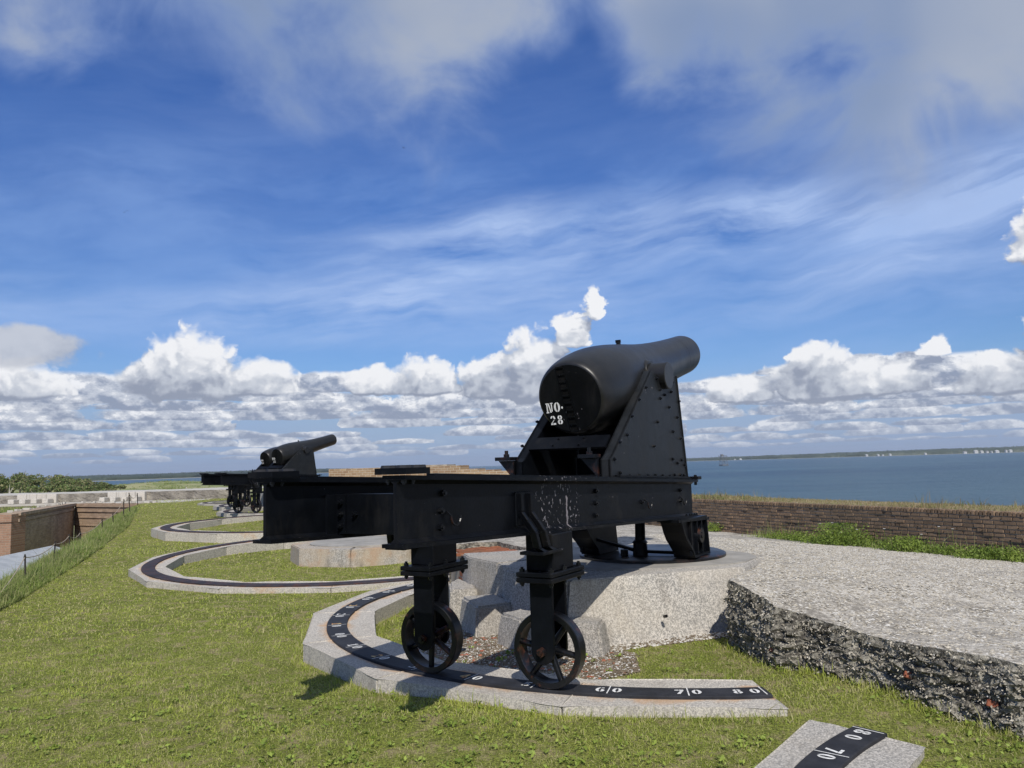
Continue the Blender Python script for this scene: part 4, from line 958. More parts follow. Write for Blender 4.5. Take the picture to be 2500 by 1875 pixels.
for i, (s, n_, z) in enumerate([(9.3, -.5, .32), (9.15, -.4, .34), (8.6, -.5, .26), (8.2, -.4, .30), (7.6, -.4, .26), (7.4, -.3, .38), (7.2, -.3, .36), (12.2, -.1, .18), (8.9, -.5, .2)]):
    q = wall_o + PD * s + PN * n_; zb = float(tab_z(q[0], q[1])); t = empty('wild_flower', (q[0], q[1], zb), 0, 'tiny white wildflower on a thin stem among the parapet weeds', 'flower', 'white wildflowers in the parapet weeds')
    b = MB(); b.cyl((0, 0, 0), (.0, .01, z), .0022, seg=5); b.build('stem', M_WEED, t)
    b = MB()
    for k in range(6): g = k * math.pi / 3; b.box((.010 * math.cos(g), .010 * math.sin(g), z), (.014, .007, .003), Matrix.Rotation(g, 3, 'Z'))
    b.build('petals', M_WHITE, t)

# ================================================================= THE CANNON
def bolt_mesh():
    m = MB(); m.cyl((0, 0, 0), (0, 0, 0.016), 0.0155, seg=6); m.cyl((0, 0, 0.014), (0, 0, 0.026), 0.0085, seg=10)
    bmesh.ops.recalc_face_normals(m.bm, faces=m.bm.faces); me = bpy.data.meshes.new('bolt'); m.bm.to_mesh(me); m.bm.free(); me.materials.append(M_WHEEL); return me
BOLT = bolt_mesh()
def bolt(parent, p, n=(0, -1, 0), s=1.0):
    o = bpy.data.objects.new('bolt', BOLT); COL.objects.link(o); o.parent = parent; o.location = p
    o.rotation_euler = (Vector(n).to_track_quat('Z', 'Y').to_matrix() @ Matrix.Rotation(random.random(), 3, 'Z')).to_euler(); o.scale = (s, s, s)
SL = 0.0358
def zt(x): return 1.2476 - SL * x            # top of the rails along the gun
def slab_along(m, x0, x1, y0, y1, v0, v1):
    """bar that follows the slope of the rails; v measured from rail top"""
    c = [(x, y, zt(x) + v) for x in (x0, x1) for y in (y0, y1) for v in (v0, v1)]
    vs = [m.bm.verts.new(p) for p in c]
    for f in ((0, 1, 3, 2), (4, 6, 7, 5), (0, 4, 5, 1), (2, 3, 7, 6), (0, 2, 6, 4), (1, 5, 7, 3)): m.bm.faces.new([vs[i] for i in f])
YN, YF = -0.450, 0.488
def make_cannon(number, label):
    t = empty('cannon', G0, RZ, label, 'cannon', 'black muzzle loading cannons on iron carriages')
    # ---- rails (I beams)
    for yc, sg in ((YN, -1), (YF, 1)):
        m = MB(); x0, x1 = -4.64, -0.10
        slab_along(m, x0, x1, yc - .011, yc + .011, -0.345, -0.015)
        slab_along(m, x0 - .01, x1 + .03, yc - .072, yc + .072, -0.022, 0.0)
        slab_along(m, x0 - .02, x1 + .05, yc - .072, yc + .072, -0.362, -0.342)
        for s2 in (-1, 1):   # fillets
            for v0, dv in ((-0.341, .02), (-0.023, -.02)):
                vs = [m.bm.verts.new((x, yc + s2 * a, zt(x) + v0 + b)) for x in (x0, x1) for a, b in ((.011, dv), (.040, 0), (.011, 0))]
                m.bm.faces.new((vs[0], vs[1], vs[2])); m.bm.faces.new((vs[3], vs[5], vs[4])); m.bm.faces.new((vs[0], vs[3], vs[4], vs[1])); m.bm.faces.new((vs[1], vs[4], vs[5], vs[2])); m.bm.faces.new((vs[2], vs[5], vs[3], vs[0]))
        slab_along(m, x0 + .30, x1 - .02, yc - .028, yc + .028, 0.0, 0.014)
        rail = m.build('rail_beam', M_WEB, t, bev=0.003)
        yo = yc + sg * .011
        for (bx, bz) in ((-2.32, 1.236), (-2.33, 1.148), (-2.34, 1.058), (-1.424, 1.107), (-.451, 1.163), (-.466, 1.065), (-4.257, 1.308), (-4.28, 1.214), (-4.283, 1.126)): bolt(rail, (bx, yo, bz), (0, sg, 0), 1.15)
        for bx in (-.30, -.24, -.16, -.10, -.40): bolt(rail, (bx, yc + sg * .05, zt(bx) - .342), (0, 0, 1), .8)
        # rope hooks
        for hx, hz in ((-4.17, 1.175), (-1.30, 1.09), (-.40, 1.07)):
            m = MB(); pts = [(hx + .045 * math.cos(a), yo + sg * .03, hz + .045 * math.sin(a)) for a in [R(g) for g in range(170, 371, 25)]]; m.tube([(hx - .045, yo, hz + .03)] + pts, .006, 6); m.build('hook', M_WHEEL, rail)
        # buffer block at the rear end
        m = MB(); xb0, xb1 = -4.67, -4.45; zb = zt(-4.6) + .006
        m.prism([(xb0, yc - .095), (xb1 - .02, yc - .095), (xb1, yc - .06), (xb1, yc + .105), (xb0, yc + .105)], zb, zb + .032)
        buf = m.build('buffer_plate', M_BLACK, t, bev=.004)
        m = MB()
        for (px_, py_) in ((-4.62, -.05), (-4.62, .055), (-4.51, -.05), (-4.51, .055)): m.cyl((px_, yc + py_, zb + .03), (px_, yc + py_, zb + .046), .042, .037, 8)
        m.build('rubber_pads', M_RAIL, buf, smooth=.6)
        for (px_, py_) in ((-4.63, -.05), (-4.63, .05), (-4.56, -.05), (-4.56, .05)): bolt(buf, (px_, yc + py_, zt(-4.6) - .022), (0, 0, -1), .9)
        # front buffer
        m = MB(); m.box2((-.06, yc - .07, zt(0) + .004), (.05, yc + .07, zt(0) + .035)); m.cyl((-.02, yc - .03, zt(0) - .05), (-.02, yc - .03, zt(0) + .05), .016, seg=8); m.build('front_stop', M_BLACK, t, bev=.003)
    # ---- cross members
    for xc, rear in ((-4.08, True), (-2.3, False), (-.9, False)):
        m = MB(); z1 = zt(xc) - .095; z0 = zt(xc) - .335
        m.box2((xc, YN + .012, z0), (xc + .02, YF - .012, z1)); m.box2((xc + .02, YN + .012, z0), (xc + .10, YF - .012, z0 + .018)); m.box2((xc + .02, YN + .012, z1 - .018), (xc + .10, YF - .012, z1))
        cm = m.build('cross_member', M_BLACK, t)
        if rear:
            m = MB(); m.box2((xc - .10, YF - .030, z0), (xc - .002, YF - .013, z1)); m.box2((xc - .02, YF - .10, z0), (xc - .002, YF - .032, z1)); m.build('angle_bracket', M_BLACK, cm)
            for kz in (.2, .5, .8): bolt(cm, (xc - .02, YF - .07, z0 + (z1 - z0) * kz), (-1, 0, 0), 1.2)
            bolt(cm, (xc, YF - .17, (z0 + z1) / 2), (-1, 0, 0), 1.2); bolt(cm, (xc, YN + .28, (z0 + z1) / 2), (-1, 0, 0), 1.3)
    # ---- wheels and forks
    for yc, sg, yb in ((-0.49, -1, YN), (0.455, 1, YF)):
        xc = -3.14; zh = 0.262; rw = 0.243
        fk = MB()
        fk.box2((xc - .115, yc - .10, .7655), (xc + .17, yc + .10, zt(-3.2) - .362))
        fork = fk.build('wheel_housing', M_BLACK, t, bev=.006)
        fk = MB()
        fk.box2((xc - .20, yc - .13, .735), (xc + .27, yc + .13, .765)); fk.box2((xc - .20, yc - .13, .700), (xc + .27, yc + .13, .731))
        fp = fk.build('flange_plate', M_BLACK, t, bev=.005)
        for bx in (-.16, .02, .23):
            for by in (-.105, .105): bolt(fp, (xc + bx, yc + by, .765), (0, 0, 1), 1.15); bolt(fp, (xc + bx, yc + by, .700), (0, 0, -1), 1.05)
        for xs, nx in ((xc - .100, -1), (xc + .075, 1)):
            fk = MB(); pr = [(yc - .08, .70), (yc - .08, zh)] + [(yc + .08 * math.cos(a), zh + .08 * math.sin(a)) for a in [R(g) for g in range(195, 346, 15)]] + [(yc + .08, zh), (yc + .08, .70)]
            fk.prism(pr, xs - .012, xs + .012, 'x'); f2 = fk.build('fork_plate', M_BLACK, t, bev=.004)
            fk = MB(); fk.cyl((xs - .012 * 1, yc, zh), (xs + nx * .040, yc, zh), .030, seg=6); fk.cyl((xs, yc, zh), (xs + nx * .055, yc, zh), .016, seg=16); fk.build('axle_nut', M_WHEEL, f2)
        # wheel
        wm = MB(); q = (1, 0, 0)
        wm.lathe([(-.050, rw - .040), (-.052, rw - .004), (-.045, rw), (.045, rw - .008), (.052, rw - .014), (.050, rw - .042), (.03, rw - .036), (-.03, rw - .036), (-.050, rw - .040)], 56, (xc - .012, yc, zh), q)
        wheel = wm.build('wheel', M_WHEEL, t, smooth=.6)
        hb = MB(); hb.cyl((xc - .075, yc, zh), (xc + .05, yc, zh), .048, seg=24); hb.build('hub', M_WHEEL, wheel, smooth=.6)
        for k in range(6):
            a = R(60 * k + (8 if sg < 0 else 33)); d = Vector((0, math.cos(a), math.sin(a))); c0 = Vector((xc - .012, yc, zh)); hb = MB(); hb.cyl(c0 + d * .035, c0 + d * (rw - .030), .023, .019, 14); hb.build('spoke', M_WHEEL, wheel, smooth=.6)
        # curved stay from rail web to housing
        yo = yb + sg * .012; st = MB()
        for xo in (-3.47, -3.35):
            path = [(yo + sg * .020, zt(xo) - .10), (yo + sg * .020, zt(xo) - .215), (yo + sg * .055, zt(xo) - .27), (yo + sg * .095, zt(xo) - .34), (yo + sg * .105, .93), (yo + sg * .125, .905)]
            for k in range(len(path) - 1):
                (ya, za), (yb2, zb2) = path[k], path[k + 1]; f = k / 5.0; dx_ = .10 * f * f
                pts = [(xo + dx_ - .017, ya - .022, za), (xo + dx_ + .017, ya - .022, za), (xo + dx_ + .017, ya + .022, za), (xo + dx_ - .017, ya + .022, za)]
                f = (k + 1) / 5.0; dx_ = .10 * f * f; e = .012 * (k == 4)
                pts2 = [(xo + dx_ - .017 - e, yb2 - .022, zb2), (xo + dx_ + .017 + e, yb2 - .022, zb2), (xo + dx_ + .017 + e, yb2 + .022, zb2), (xo + dx_ - .017 - e, yb2 + .022, zb2)]
                vs = [st.bm.verts.new(p) for p in pts + pts2]
                for ff in ((0, 1, 2, 3), (4, 7, 6, 5), (0, 4, 5, 1), (1, 5, 6, 2), (2, 6, 7, 3), (3, 7, 4, 0)): st.bm.faces.new([vs[i] for i in ff])
        st.box2((-3.50, yo, zt(-3.4) - .30), (-3.30, yo + sg * .012, zt(-3.4) - .09))
        st.box2((-3.42, min(yo - sg * .02, yo + sg * .15), .885), (-3.14, max(yo - sg * .02, yo + sg * .15), .905))
        st.build('curved_stay', M_WEB, t, bev=.003)
    # ---- front feet on the base disc
    for yc, sg in ((YN - .03, -1), (YF + .0, 1)):
        y0, y1 = yc - .10, yc + .10; yo, yi = (y0, y1) if sg < 0 else (y1, y0)
        prof = [(-.80, .905), (-.76, .86), (-.72, .79), (-.655, .715), (-.57, .655), (-.50, .60), (-.455, .535), (.0, .535), (-.06, .905)]
        ft = MB(); ft.prism(prof, yi, yo - sg * .03, 'y')
        # raised rim and ribs on the outer side
        for k in range(len(prof)):
            a, b = Vector(prof[k]), Vector(prof[(k + 1) % len(prof)]); mid = (a + b) / 2; d = (b - a).normalized(); nrm = Vector((-d.y, d.x)); ins = Vector((-.35, .73)) - mid
            if nrm.dot(ins) < 0: nrm = -nrm
            q = [a, b, b + nrm * .022, a + nrm * .022]; ft.prism([(p.x, p.y) for p in q], yo - sg * .032, yo + sg * .001 * k, 'y')
        for xr in (-.50, -.33, -.19): ft.box2((xr - .009, yo - sg * .032, .56), (xr + .009, yo - sg * .004, .89))
        foot = ft.build('front_foot', M_BLACK, t)
        ft = MB(); ft.cyl((-.27, yo - sg * .035, .73), (-.27, yo + sg * .02, .73), .075, .07, 24); ft.cyl((-.27, yo + sg * .018, .73), (-.27, yo + sg * .028, .73), .03, seg=16); ft.build('roller_cap', M_WHEEL, foot, smooth=.6)
        ft = MB(); slab_along(ft, -.86, .03, y0 - .005, y1 + .005, -.388, -.364); ft.build('top_flange', M_BLACK, foot, bev=.003)
    # ---- base disc, pintle and braces
    m = MB(); m.lathe([(0, 0), (0, .735), (.022, .735), (.034, .71), (.040, .0)], 72, (0.02, 0.03, .494), (0, 0, 1)); dsc = m.build('base_disc', M_WHEEL, t, smooth=.5)
    m = MB(); m.lathe([(0, .735), (.030, .74), (.034, .72)], 72, (0.02, .03, .4935), (0, 0, 1))
    m.bm.free()
    m = MB(); m.cyl((-.36, 0, .52), (-.33, 0, 1.0), .052, .048, 20); m.cyl((-.36, 0, .53), (-.36, 0, .66), .075, .066, 20); m.cyl((-.36, 0, .655), (-.36, 0, .68), .08, .055, 20); m.build('pintle', M_BLACK, t, smooth=.6)
    m = MB(); m.tube([(-.60, .36, .70), (-.36, .03, .57), (-.30, -.36, .56)], .016, 8); m.tube([(-.1, .36, .60), (-.36, .03, .575)], .016, 8); m.cyl((-.52, .10, .535), (-.52, .10, .60), .04, seg=8); m.build('brace', M_BLACK, t)
    # ---- upper carriage
    for yo, yi, sg in ((-.44, -.345, -1), (.465, .37, 1)):
        prof = [(-1.955, 1.315), (-1.955, 1.47), (-1.90, 1.50), (-.965, 2.265)] + [(-.70 + .135 * math.cos(R(g)), 2.25 + .135 * math.sin(R(g)) * .95) for g in range(200, 341, 14)] + [(-.345, 2.265), (-.155, 1.262)]
        m = MB(); m.prism(prof, yo - sg * .028, yo, 'y')
        # inner plate and closing strips
        m.prism(prof, yi, yi + sg * .012, 'y')
        edge = [prof[0], prof[1], prof[2], prof[3]]
        for a, b in zip(edge, edge[1:]):
            a, b = Vector(a), Vector(b); d = (b - a).normalized(); nn = Vector((d.y, -d.x)) * .016; q = [a, b, b + nn, a + nn]
            m.prism([(p.x, p.y) for p in q], yi, yo - sg * .010, 'y')
        a, b = Vector(prof[-2]), Vector(prof[-1]); m.prism([(a.x, a.y), (b.x, b.y), (b.x + .012, b.y), (a.x + .012, a.y)], yi, yo + sg * .012, 'y')
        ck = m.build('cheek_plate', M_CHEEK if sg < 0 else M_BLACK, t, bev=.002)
        if True:
            for (bx, bz) in ((-1.80, 1.36), (-1.90, 1.47), (-1.60, 1.33), (-1.40, 1.33), (-1.20, 1.32), (-1.02, 1.32), (-.84, 1.31), (-.64, 1.30), (-.52, 1.31), (-.36, 1.31), (-.26, 1.30), (-1.78, 1.61), (-1.62, 1.67), (-1.50, 1.83), (-1.32, 1.98), (-1.15, 2.10), (-.30, 1.45), (-.22, 1.40), (-.42, 1.42), (-1.02, 1.58), (-.90, 1.80), (-.80, 2.02), (-.58, 1.95), (-.50, 1.72), (-.36, 1.86), (-.30, 1.66), (-.55, 1.46), (-.88, 2.20), (-.80, 2.10), (-.68, 2.06), (-.50, 2.10), (-.44, 2.20), (-.30, 2.02)):
                bolt(ck, (bx, yo, bz), (0, sg, 0), .92)
        m = MB(); m.box2((-1.90, yo, zt(-1.9) + .016), (-.16, yo + sg * .045, zt(-.2) + .03 + .03)); m.bm.free()
        m = MB(); slab_along(m, -1.90, -.20, min(yo, yo + sg * .05), max(yo, yo + sg * .05), .015, .030); m.build('base_angle', M_BLACK, ck)
        # guide lug
        m = MB(); ly0, ly1 = (yi + .005, yi + .15) if sg < 0 else (yo - .03, yo + .12)
        m.box2((-2.06, ly0, 1.485), (-1.93, ly1, 1.515)); m.cyl((-1.99, (ly0 + ly1) / 2, 1.51), (-1.99, (ly0 + ly1) / 2, 1.57), .016, seg=10); m.cyl((-1.99, (ly0 + ly1) / 2, 1.513), (-1.99, (ly0 + ly1) / 2, 1.54), .028, seg=6)
        m.prism([(ly1 if sg < 0 else ly0, 1.484), (ly0 if sg < 0 else ly1, 1.484), (ly0 if sg < 0 else ly0 + .01, 1.33)], -2.0, -1.97, 'x')
        m.build('guide_lug', M_WHEEL, ck, bev=.002)
        # trunnion cap bolts handled above; trunnion
    m = MB()
    q0, q1 = Vector((-1.855, 1.575)), Vector((-1.745, 1.675)); d = (q1 - q0).normalized(); nn = Vector((d.y, -d.x)) * .02
    m.prism([(q0.x, q0.y), (q1.x, q1.y), (q1.x + nn.x, q1.y + nn.y), (q0.x + nn.x, q0.y + nn.y)], -.345, .37, 'y')
    tr = m.build('rear_transom', M_BLACK, t, bev=.002)
    for by in (-.12, .12):
        bolt(tr, (-1.77, by, 1.655), (-.74, 0, .67), .6); bolt(tr, (-1.84, by + .02, 1.60), (-.74, 0, .67), .6)
    m = MB(); m.box2((-.95, -.29, 1.335), (-.93, .365, 1.50)); m.box2((-.95, -.34, 1.30), (-.55, .365, 1.32)); m.box2((-1.78, -.34, 1.325), (-1.62, .365, 1.345)); m.box2((-.90, -.34, 1.50), (-.88, .365, 1.90)); m.build('front_transom_sky_block', M_BLACK, t)  # the tall last plate is added to block sky between barrel and cheeks
    # ---- barrel
    A = Vector((-1.745, .01, 2.0)); ax = Vector((2.97, 0, .685)).normalized()
    prof = [(0.0, 0.0), (0.0, .288), (.005, .298), (.015, .308), (.035, .318), (.065, .328), (.11, .340), (.18, .353), (.28, .365), (.40, .375), (.52, .378), (.66, .375), (.82, .365), (1.0, .348), (1.20, .327), (1.35, .309), (1.55, .287), (1.80, .266), (2.1, .248), (2.4, .236), (2.7, .229), (2.99, .226), (3.025, .222), (3.04, .214), (3.04, .125), (2.4, .125), (2.4, 0)]
    m = MB(); m.lathe(prof, 96, A, ax)
    br = m.build('barrel', M_BARREL, t, smooth=.5)
    # breech face plate (chipped), sits 2 mm proud
    up = Vector((-ax.z, 0, ax.x)); rt = Vector((0, -1, 0))
    def face(u_, v_, d_=.004): return A + rt * u_ + up * v_ - ax * d_
    vs = [face(0, 0, .002)] + [face(.286 * math.cos(R(k * 7.5)), .286 * math.sin(R(k * 7.5)), .002) for k in range(48)]
    pyd('breech_face', vs, [[0, 1 + k, 1 + (k + 1) % 48] for k in range(48)], M_FACE, br)
    # elevating ratchet: a column of dark notches between raised bars
    m = MB(); rx = -.060
    Mx = Matrix((rt, up, -ax)).transposed()
    for k in range(10):
        v_ = .245 - k * .062
        m.box(face(rx + k * .0075, v_ + .026, .006), (.066, .014, .020), Mx)
    rt_ = m.build('elevating_ratchet', M_FACE, br)
    for side in (-1, 1):
        m = MB(); m.box(face(rx + .034 + side * .036, -.008, .004), (.006, .56, .012), Mx @ Matrix.Rotation(.121, 3, 'Z')); m.build('ratchet_side', M_FACE, rt_)
    m = MB()
    for k in range(9): m.box(face(rx + k * .0075 + .003, .245 - k * .062 - .005, .0035), (.060, .044, .003), Mx)
    m.build('ratchet_notch_shade', mk_black('notch_shade_black', 0, .8, 0, (.002, .002, .002)) if 'notch_shade_black' not in MATS else MATS['notch_shade_black'], rt_)  # thin plates whose near-black colour stands in for shade inside the notches
    # painted number
    p1, w1 = text_polys('NO.', .086, .062, .008); p2, w2 = text_polys(number, .080, .055, .012)
    m1 = [[(a - .243, b - .118 + (a) * .05) for a, b in p] for p in p1]; m2 = [[(a - .216, b - .223 + a * .02) for a, b in p] for p in p2]
    polys_obj('painted_number', m1 + m2, lambda a, b: face(a, b, .0045), M_WHITE, br)
    # vent piece and trunnions
    tv = A + ax * 1.19 + up * .322
    m = MB(); m.cyl(tv, tv + up * .035, .024, .020, 12); m.box(tv + up * .035, (.05, .03, .02), Mx); m.build('vent_piece', M_WHEEL, br)
    tc = A + ax * (1.045 / ax.x)
    for sg in (-1, 1):
        m = MB(); m.lathe([(0, .19), (.03, .165), (.055, .155), (.07, .150), (.071, .128), (.232, .127), (.238, .120), (.238, 0)], 40, tc + Vector((0, sg * .275, -.002)), (0, sg, 0)); m.build('trunnion', M_BARREL, br, smooth=.6)
    m = MB(); m.lathe([(0, .2312), (.005, .2312)], 72, A + ax * 2.62, ax); m.build('muzzle_ring', M_FACE, br)
    return t
gun = make_cannon('28', 'nearest and largest black cannon, painted NO. 28 on its breech')
strip_bolts = lambda c: c.name.split('.')[0] not in ('bolt', 'degree_digit')

def far_gun(px, py, z, number, label, scale=1.0):
    g = copy_tree(gun, None, lambda c: c.name.split('.')[0] not in ('bolt', 'painted_number')); g['label'] = label; g.location = (px, py, z)
    for c in g.children:
        if c.name.startswith('barrel'):
            A = Vector((-1.745, .01, 2.0)); ax = Vector((2.97, 0, .685)).normalized(); up = Vector((-ax.z, 0, ax.x)); rt = Vector((0, -1, 0))
            p1, _ = text_polys('NO.', .088, .066, .010); p2, _ = text_polys(number, .080, .055, .012)
            ps = [[(a - .268, b - .118 + a * .05) for a, b in p] for p in p1] + [[(a - .232, b - .225 + a * .02) for a, b in p] for p in p2]
            polys_obj('painted_number', ps, lambda a, b: A + rt * a + up * b - ax * .006, M_WHITE, c)
    return g
# wheel midpoints seen at a known bearing; pintle lies 3.14 m ahead along the gun
def far_pos(wx, wy): return (wx + 3.14 * DX[0], wy + 3.14 * DX[1])
FG = [(-9.60, 28.7, 25, 'second cannon, painted NO. 25, sharply outlined beyond the near carriage'), (-11.65, 33.8, 14, 'farthest cannon, painted NO. 14, mostly hidden behind the second one')]
for wx, wy, nb, lb in FG:
    cx_, cy_ = far_pos(wx, wy); zz = 0.15 if nb == 25 else 0.165
    far_gun(cx_, cy_, zz, str(nb), lb)
    make_track(dict(c=(cx_, cy_, zz), s=1.0, a0=-33.4, a1=109.0), 'numbered track on pale kerb under the %s cannon' % ('second' if nb == 25 else 'farthest'), False, M_GRANR, 0.28)
    tp = empty('gun_platform', (cx_, cy_, zz), RZ, 'pale granite platform under the %s cannon' % ('second' if nb == 25 else 'farthest'), 'stone platform', 'granite gun platforms')
    for k in range(3):
        a = [R(120 * k + g) for g in (0, 60, 120)]; m = MB(); m.prism([(1.75 * math.cos(g), 1.75 * math.sin(g)) for g in a] + [(0.01 * math.cos(a[1]), 0.01 * math.sin(a[1]))], -.5, .48 - .003 * k); m.build('granite_stone', M_GRANR, tp, bev=.01)
RX = (-14.6, 39.5); zz = 0.10
make_track(dict(c=(RX[0] + 3.14 * DX[0], RX[1] + 3.14 * DX[1], zz), s=1.0, a0=-33.4, a1=109.0), 'track on pale kerb, the farthest along the lawn, with no cannon in view', False, M_GRANR, 0.28)

# ================================================================= FAR BRICK TRAVERSE WALL
M_TRAV = mk_brickface('sunlit_tan_brick', (0.40, 0.29, 0.18), (0.27, 0.175, 0.105), (0.62, 0.56, 0.44), 0.30, 0.11, (0.97, -0.2), moss=0.12)
tv = empty('traverse_wall', (0, 0, 0), 0, 'pale tan brick wall stepping down to the right, seen over the near carriage', 'wall')
P1, P2, P3 = np.array([-8.95, 38.5]), np.array([-2.43, 36.0]), np.array([0.6, 37.0]); bk = np.array([0.3, 1.6])
m = MB(); m.prism([tuple(P1), tuple(P2), tuple(P2 + bk), tuple(P1 + bk)], -0.5, 1.62); m.build('brickwork', M_TRAV, tv, bev=.02)
for k, zz_ in enumerate((1.47, 1.40, 1.33, 1.27)):
    f0, f1 = k / 4, (k + 1) / 4; a = P2 + (P3 - P2) * f0 + np.array([.004, 0]); b = P2 + (P3 - P2) * f1; m = MB(); m.prism([tuple(a), tuple(b), tuple(b + bk), tuple(a + bk)], -.5, zz_); m.build('stepped_end', M_TRAV, tv, bev=.02)
m = MB(); a = P1 + (P2 - P1) * .63; b = P1 + (P2 - P1) * .9; m.prism([tuple(a + [0, .1]), tuple(b + [0, .1]), tuple(b + bk), tuple(a + bk)], 1.62, 1.70); m.build('coping', M_MORTAR, tv, bev=.02)
m = MB(); a = P1 + (P2 - P1) * .0; m.prism([tuple(P1 + [0, .05]), tuple(P2 + [-.1, .05]), tuple(P2 + bk * .95), tuple(P1 + bk * .95)], 1.62, 1.645); m.build('mortar_cap', M_MORTAR, tv)

# ================================================================= FAR SIDE OF THE FORT (left)
tl = empty('tabby_ledge', (0, 0, 0), 0, 'long pale topped shell concrete ledge across the far end of the lawn', 'ledge')
def ledge(x0, x1, y0, y1, z0, z1):
    n = 120; out = []
    V, Fc = [], []; rows = 8
    for r_ in range(rows + 1):
        tt = r_ / rows
        for i in range(n + 1):
            x = x0 + (x1 - x0) * i / n; yy = y0 + (y1 - y0) * i / n + .10 * float(vnoise(x * 2.2, tt * 6, 81)) * (tt > 0) - .05 * math.sin(3.1 * tt); V.append((x, yy, z1 - (z1 - z0) * tt + .04 * float(vnoise(x * .7, 0, 82)) * (r_ == 0)))
    for r_ in range(rows):
        for i in range(n): a = r_ * (n + 1) + i; Fc.append([a, a + 1, a + n + 2, a + n + 1])
    pyd('broken_edge', V, Fc, M_TABBYSIDE2, tl)
    V, Fc = [], []
    for i in range(n + 1):
        x = x0 + (x1 - x0) * i / n; yy = y0 + (y1 - y0) * i / n; z = z1 + .04 * float(vnoise(x * .7, 0, 82)); V += [(x, yy, z), (x, yy + 7, z)]
    for i in range(n): Fc.append([2 * i, 2 * i + 2, 2 * i + 3, 2 * i + 1])
    pyd('ledge_top', V, Fc, M_TABBYTOP2, tl)
M_TABBYSIDE2 = mk_simple('weathered_tabby', (0.16, 0.145, 0.125), (0.30, 0.275, 0.235), 1.6, .95, .9, .15); M_TABBYTOP2 = mk_simple('pale_tabby_top', (0.40, 0.385, 0.345), (0.48, 0.46, 0.42), .8, .95)
ledge(-42, -17.5, 55.5, 53.0, -.55, .50)
# walk in front of the ledge
m = MB(); m.prism([(-42, 53.2), (-28.7, 53.0), (-21.9, 48.4), (-19.0, 52.9), (-42, 55.6)], -1.5, -.08); o = m.build('walkway', M_TABBYTOP2, None, bev=.02); tag(o, kind='structure')
M_FARGRAN = mk_granite('pale_far_granite', 0.0, 0.0, 0.50, 0.66, 0.1)
def far_platform(x, y, w_, label, z1=.52):
    t = empty('gun_platform', (x, y, -.08), -0.07, label, 'stone platform', 'granite gun platforms')
    n = 4; ww = w_ / n
    for k in range(n):
        m = MB(); m.box2((-w_ / 2 + k * ww + .008, 0, 0), (-w_ / 2 + (k + 1) * ww - .008, .9, z1 + .10 - .003 * k)); m.build('granite_stone', M_FARGRAN, t, bev=.02)
        m = MB(); m.box2((-w_ / 2 - .2 + k * (w_ + .4) / n + .02, -.65, 0), (-w_ / 2 - .2 + (k + 1) * (w_ + .4) / n - .36, -.05, .30)); m.build('front_block', M_FARGRAN, t, bev=.03)
    m = MB(); m.box2((w_ / 2 + .02, .45, 0), (w_ / 2 + 1.4, .85, z1 + .05)); m.build('side_wall', M_GRANC, t, bev=.02)
far_platform(-32.4, 54.2, 2.8, 'white granite blocks at the far left ledge, above the dark brick wall')
far_platform(-26.0, 53.5, 2.6, 'white granite blocks at the right end of the far ledge, beside the lawn')

M_WALLA = mk_brickface('shaded_dark_brick', (0.42, 0.33, 0.25), (0.29, 0.22, 0.165), (0.38, 0.33, 0.27), 0.36, 0.115, (-0.30, 0.954), moss=.35)
M_WALLB = mk_brickface('brown_brick', (0.36, 0.26, 0.185), (0.27, 0.19, 0.13), (0.46, 0.38, 0.29), 0.40, 0.125, (0.84, -0.54), moss=.35)
M_WALLC = mk_brickface('orange_lit_brick', (0.34, 0.215, 0.15), (0.26, 0.155, 0.105), (0.40, 0.33, 0.26), 0.36, 0.115, (1.0, 0.0), moss=.15)
cw = empty('courtyard_wall', (0, 0, 0), 0, 'tall weathered brick walls enclosing the sunken courtyard at the left', 'wall')
A0, A1, B1 = np.array([-24.8, 40.0]), np.array([-28.6, 52.0]), np.array([-21.6, 47.4])
def wallface(name, a, b, z0, z1, th, mat, side, corn=()):
    d = (b - a) / np.hypot(*(b - a)); nn = np.array([-d[1], d[0]]) * side; m = MB(); m.prism([tuple(a), tuple(b), tuple(b - nn * th), tuple(a - nn * th)], z0, z1)
    for (zc, hc, pr) in corn: m.prism([tuple(a + nn * pr), tuple(b + nn * pr), tuple(b - nn * .02), tuple(a - nn * .02)], zc, zc + hc)
    return m.build(name, mat, cw, bev=.012)
wallface('shaded_wall', A0, A1, -5, -.08, .9, M_WALLA, -1, ((-.52, .14, .07), (-.22, .15, .13)))
wallface('corner_wall', A1 + [.02, .02], B1, -5, -.10, .9, M_WALLB, -1, ((-.30, .10, .08), (-.62, .10, .06), (-1.0, .07, .05), (-1.5, .07, .05)))
# end wall with an arch
m = MB(); arch = [(-60, -5), (-60, -.35), (-25.9, -.35), (-25.3, -.12), (-24.78, -.12), (-24.78, -5), (-25.2, -5), (-25.2, -3.4)] + [(-27.6 + 2.3 * math.cos(R(g)), -3.4 + 2.1 * math.sin(R(g))) for g in range(10, 171, 16)] + [(-30, -3.4), (-30, -5)]
m.prism(arch, 39.45, 40.6, 'y'); m.prism([(-24.74, -.50), (-25.5, -.50), (-25.5, -.36), (-24.74, -.36)], 39.38, 39.449, 'y'); m.build('arch_wall', M_WALLC, cw)
m = MB(); m.prism([(-60, 41), (-25.3, 41), (-29.2, 53), (-60, 55)], -1.0, -.20); o = m.build('rampart_top', M_SOIL, None); tag(o, kind='structure')
n = 9000; yy = RNG.uniform(41, 50, n); xx = RNG.uniform(-38, -25.5, n) - (yy - 41) * .33
tag(blades('rampart_grass', np.c_[xx, yy, np.full(n, -.20)], RNG.uniform(.05, .2, n), np.full(n, .03), M_TALL, 'stuff', .5), 'green grass on top of the courtyard wall at the far left', 'grass')
m = MB()
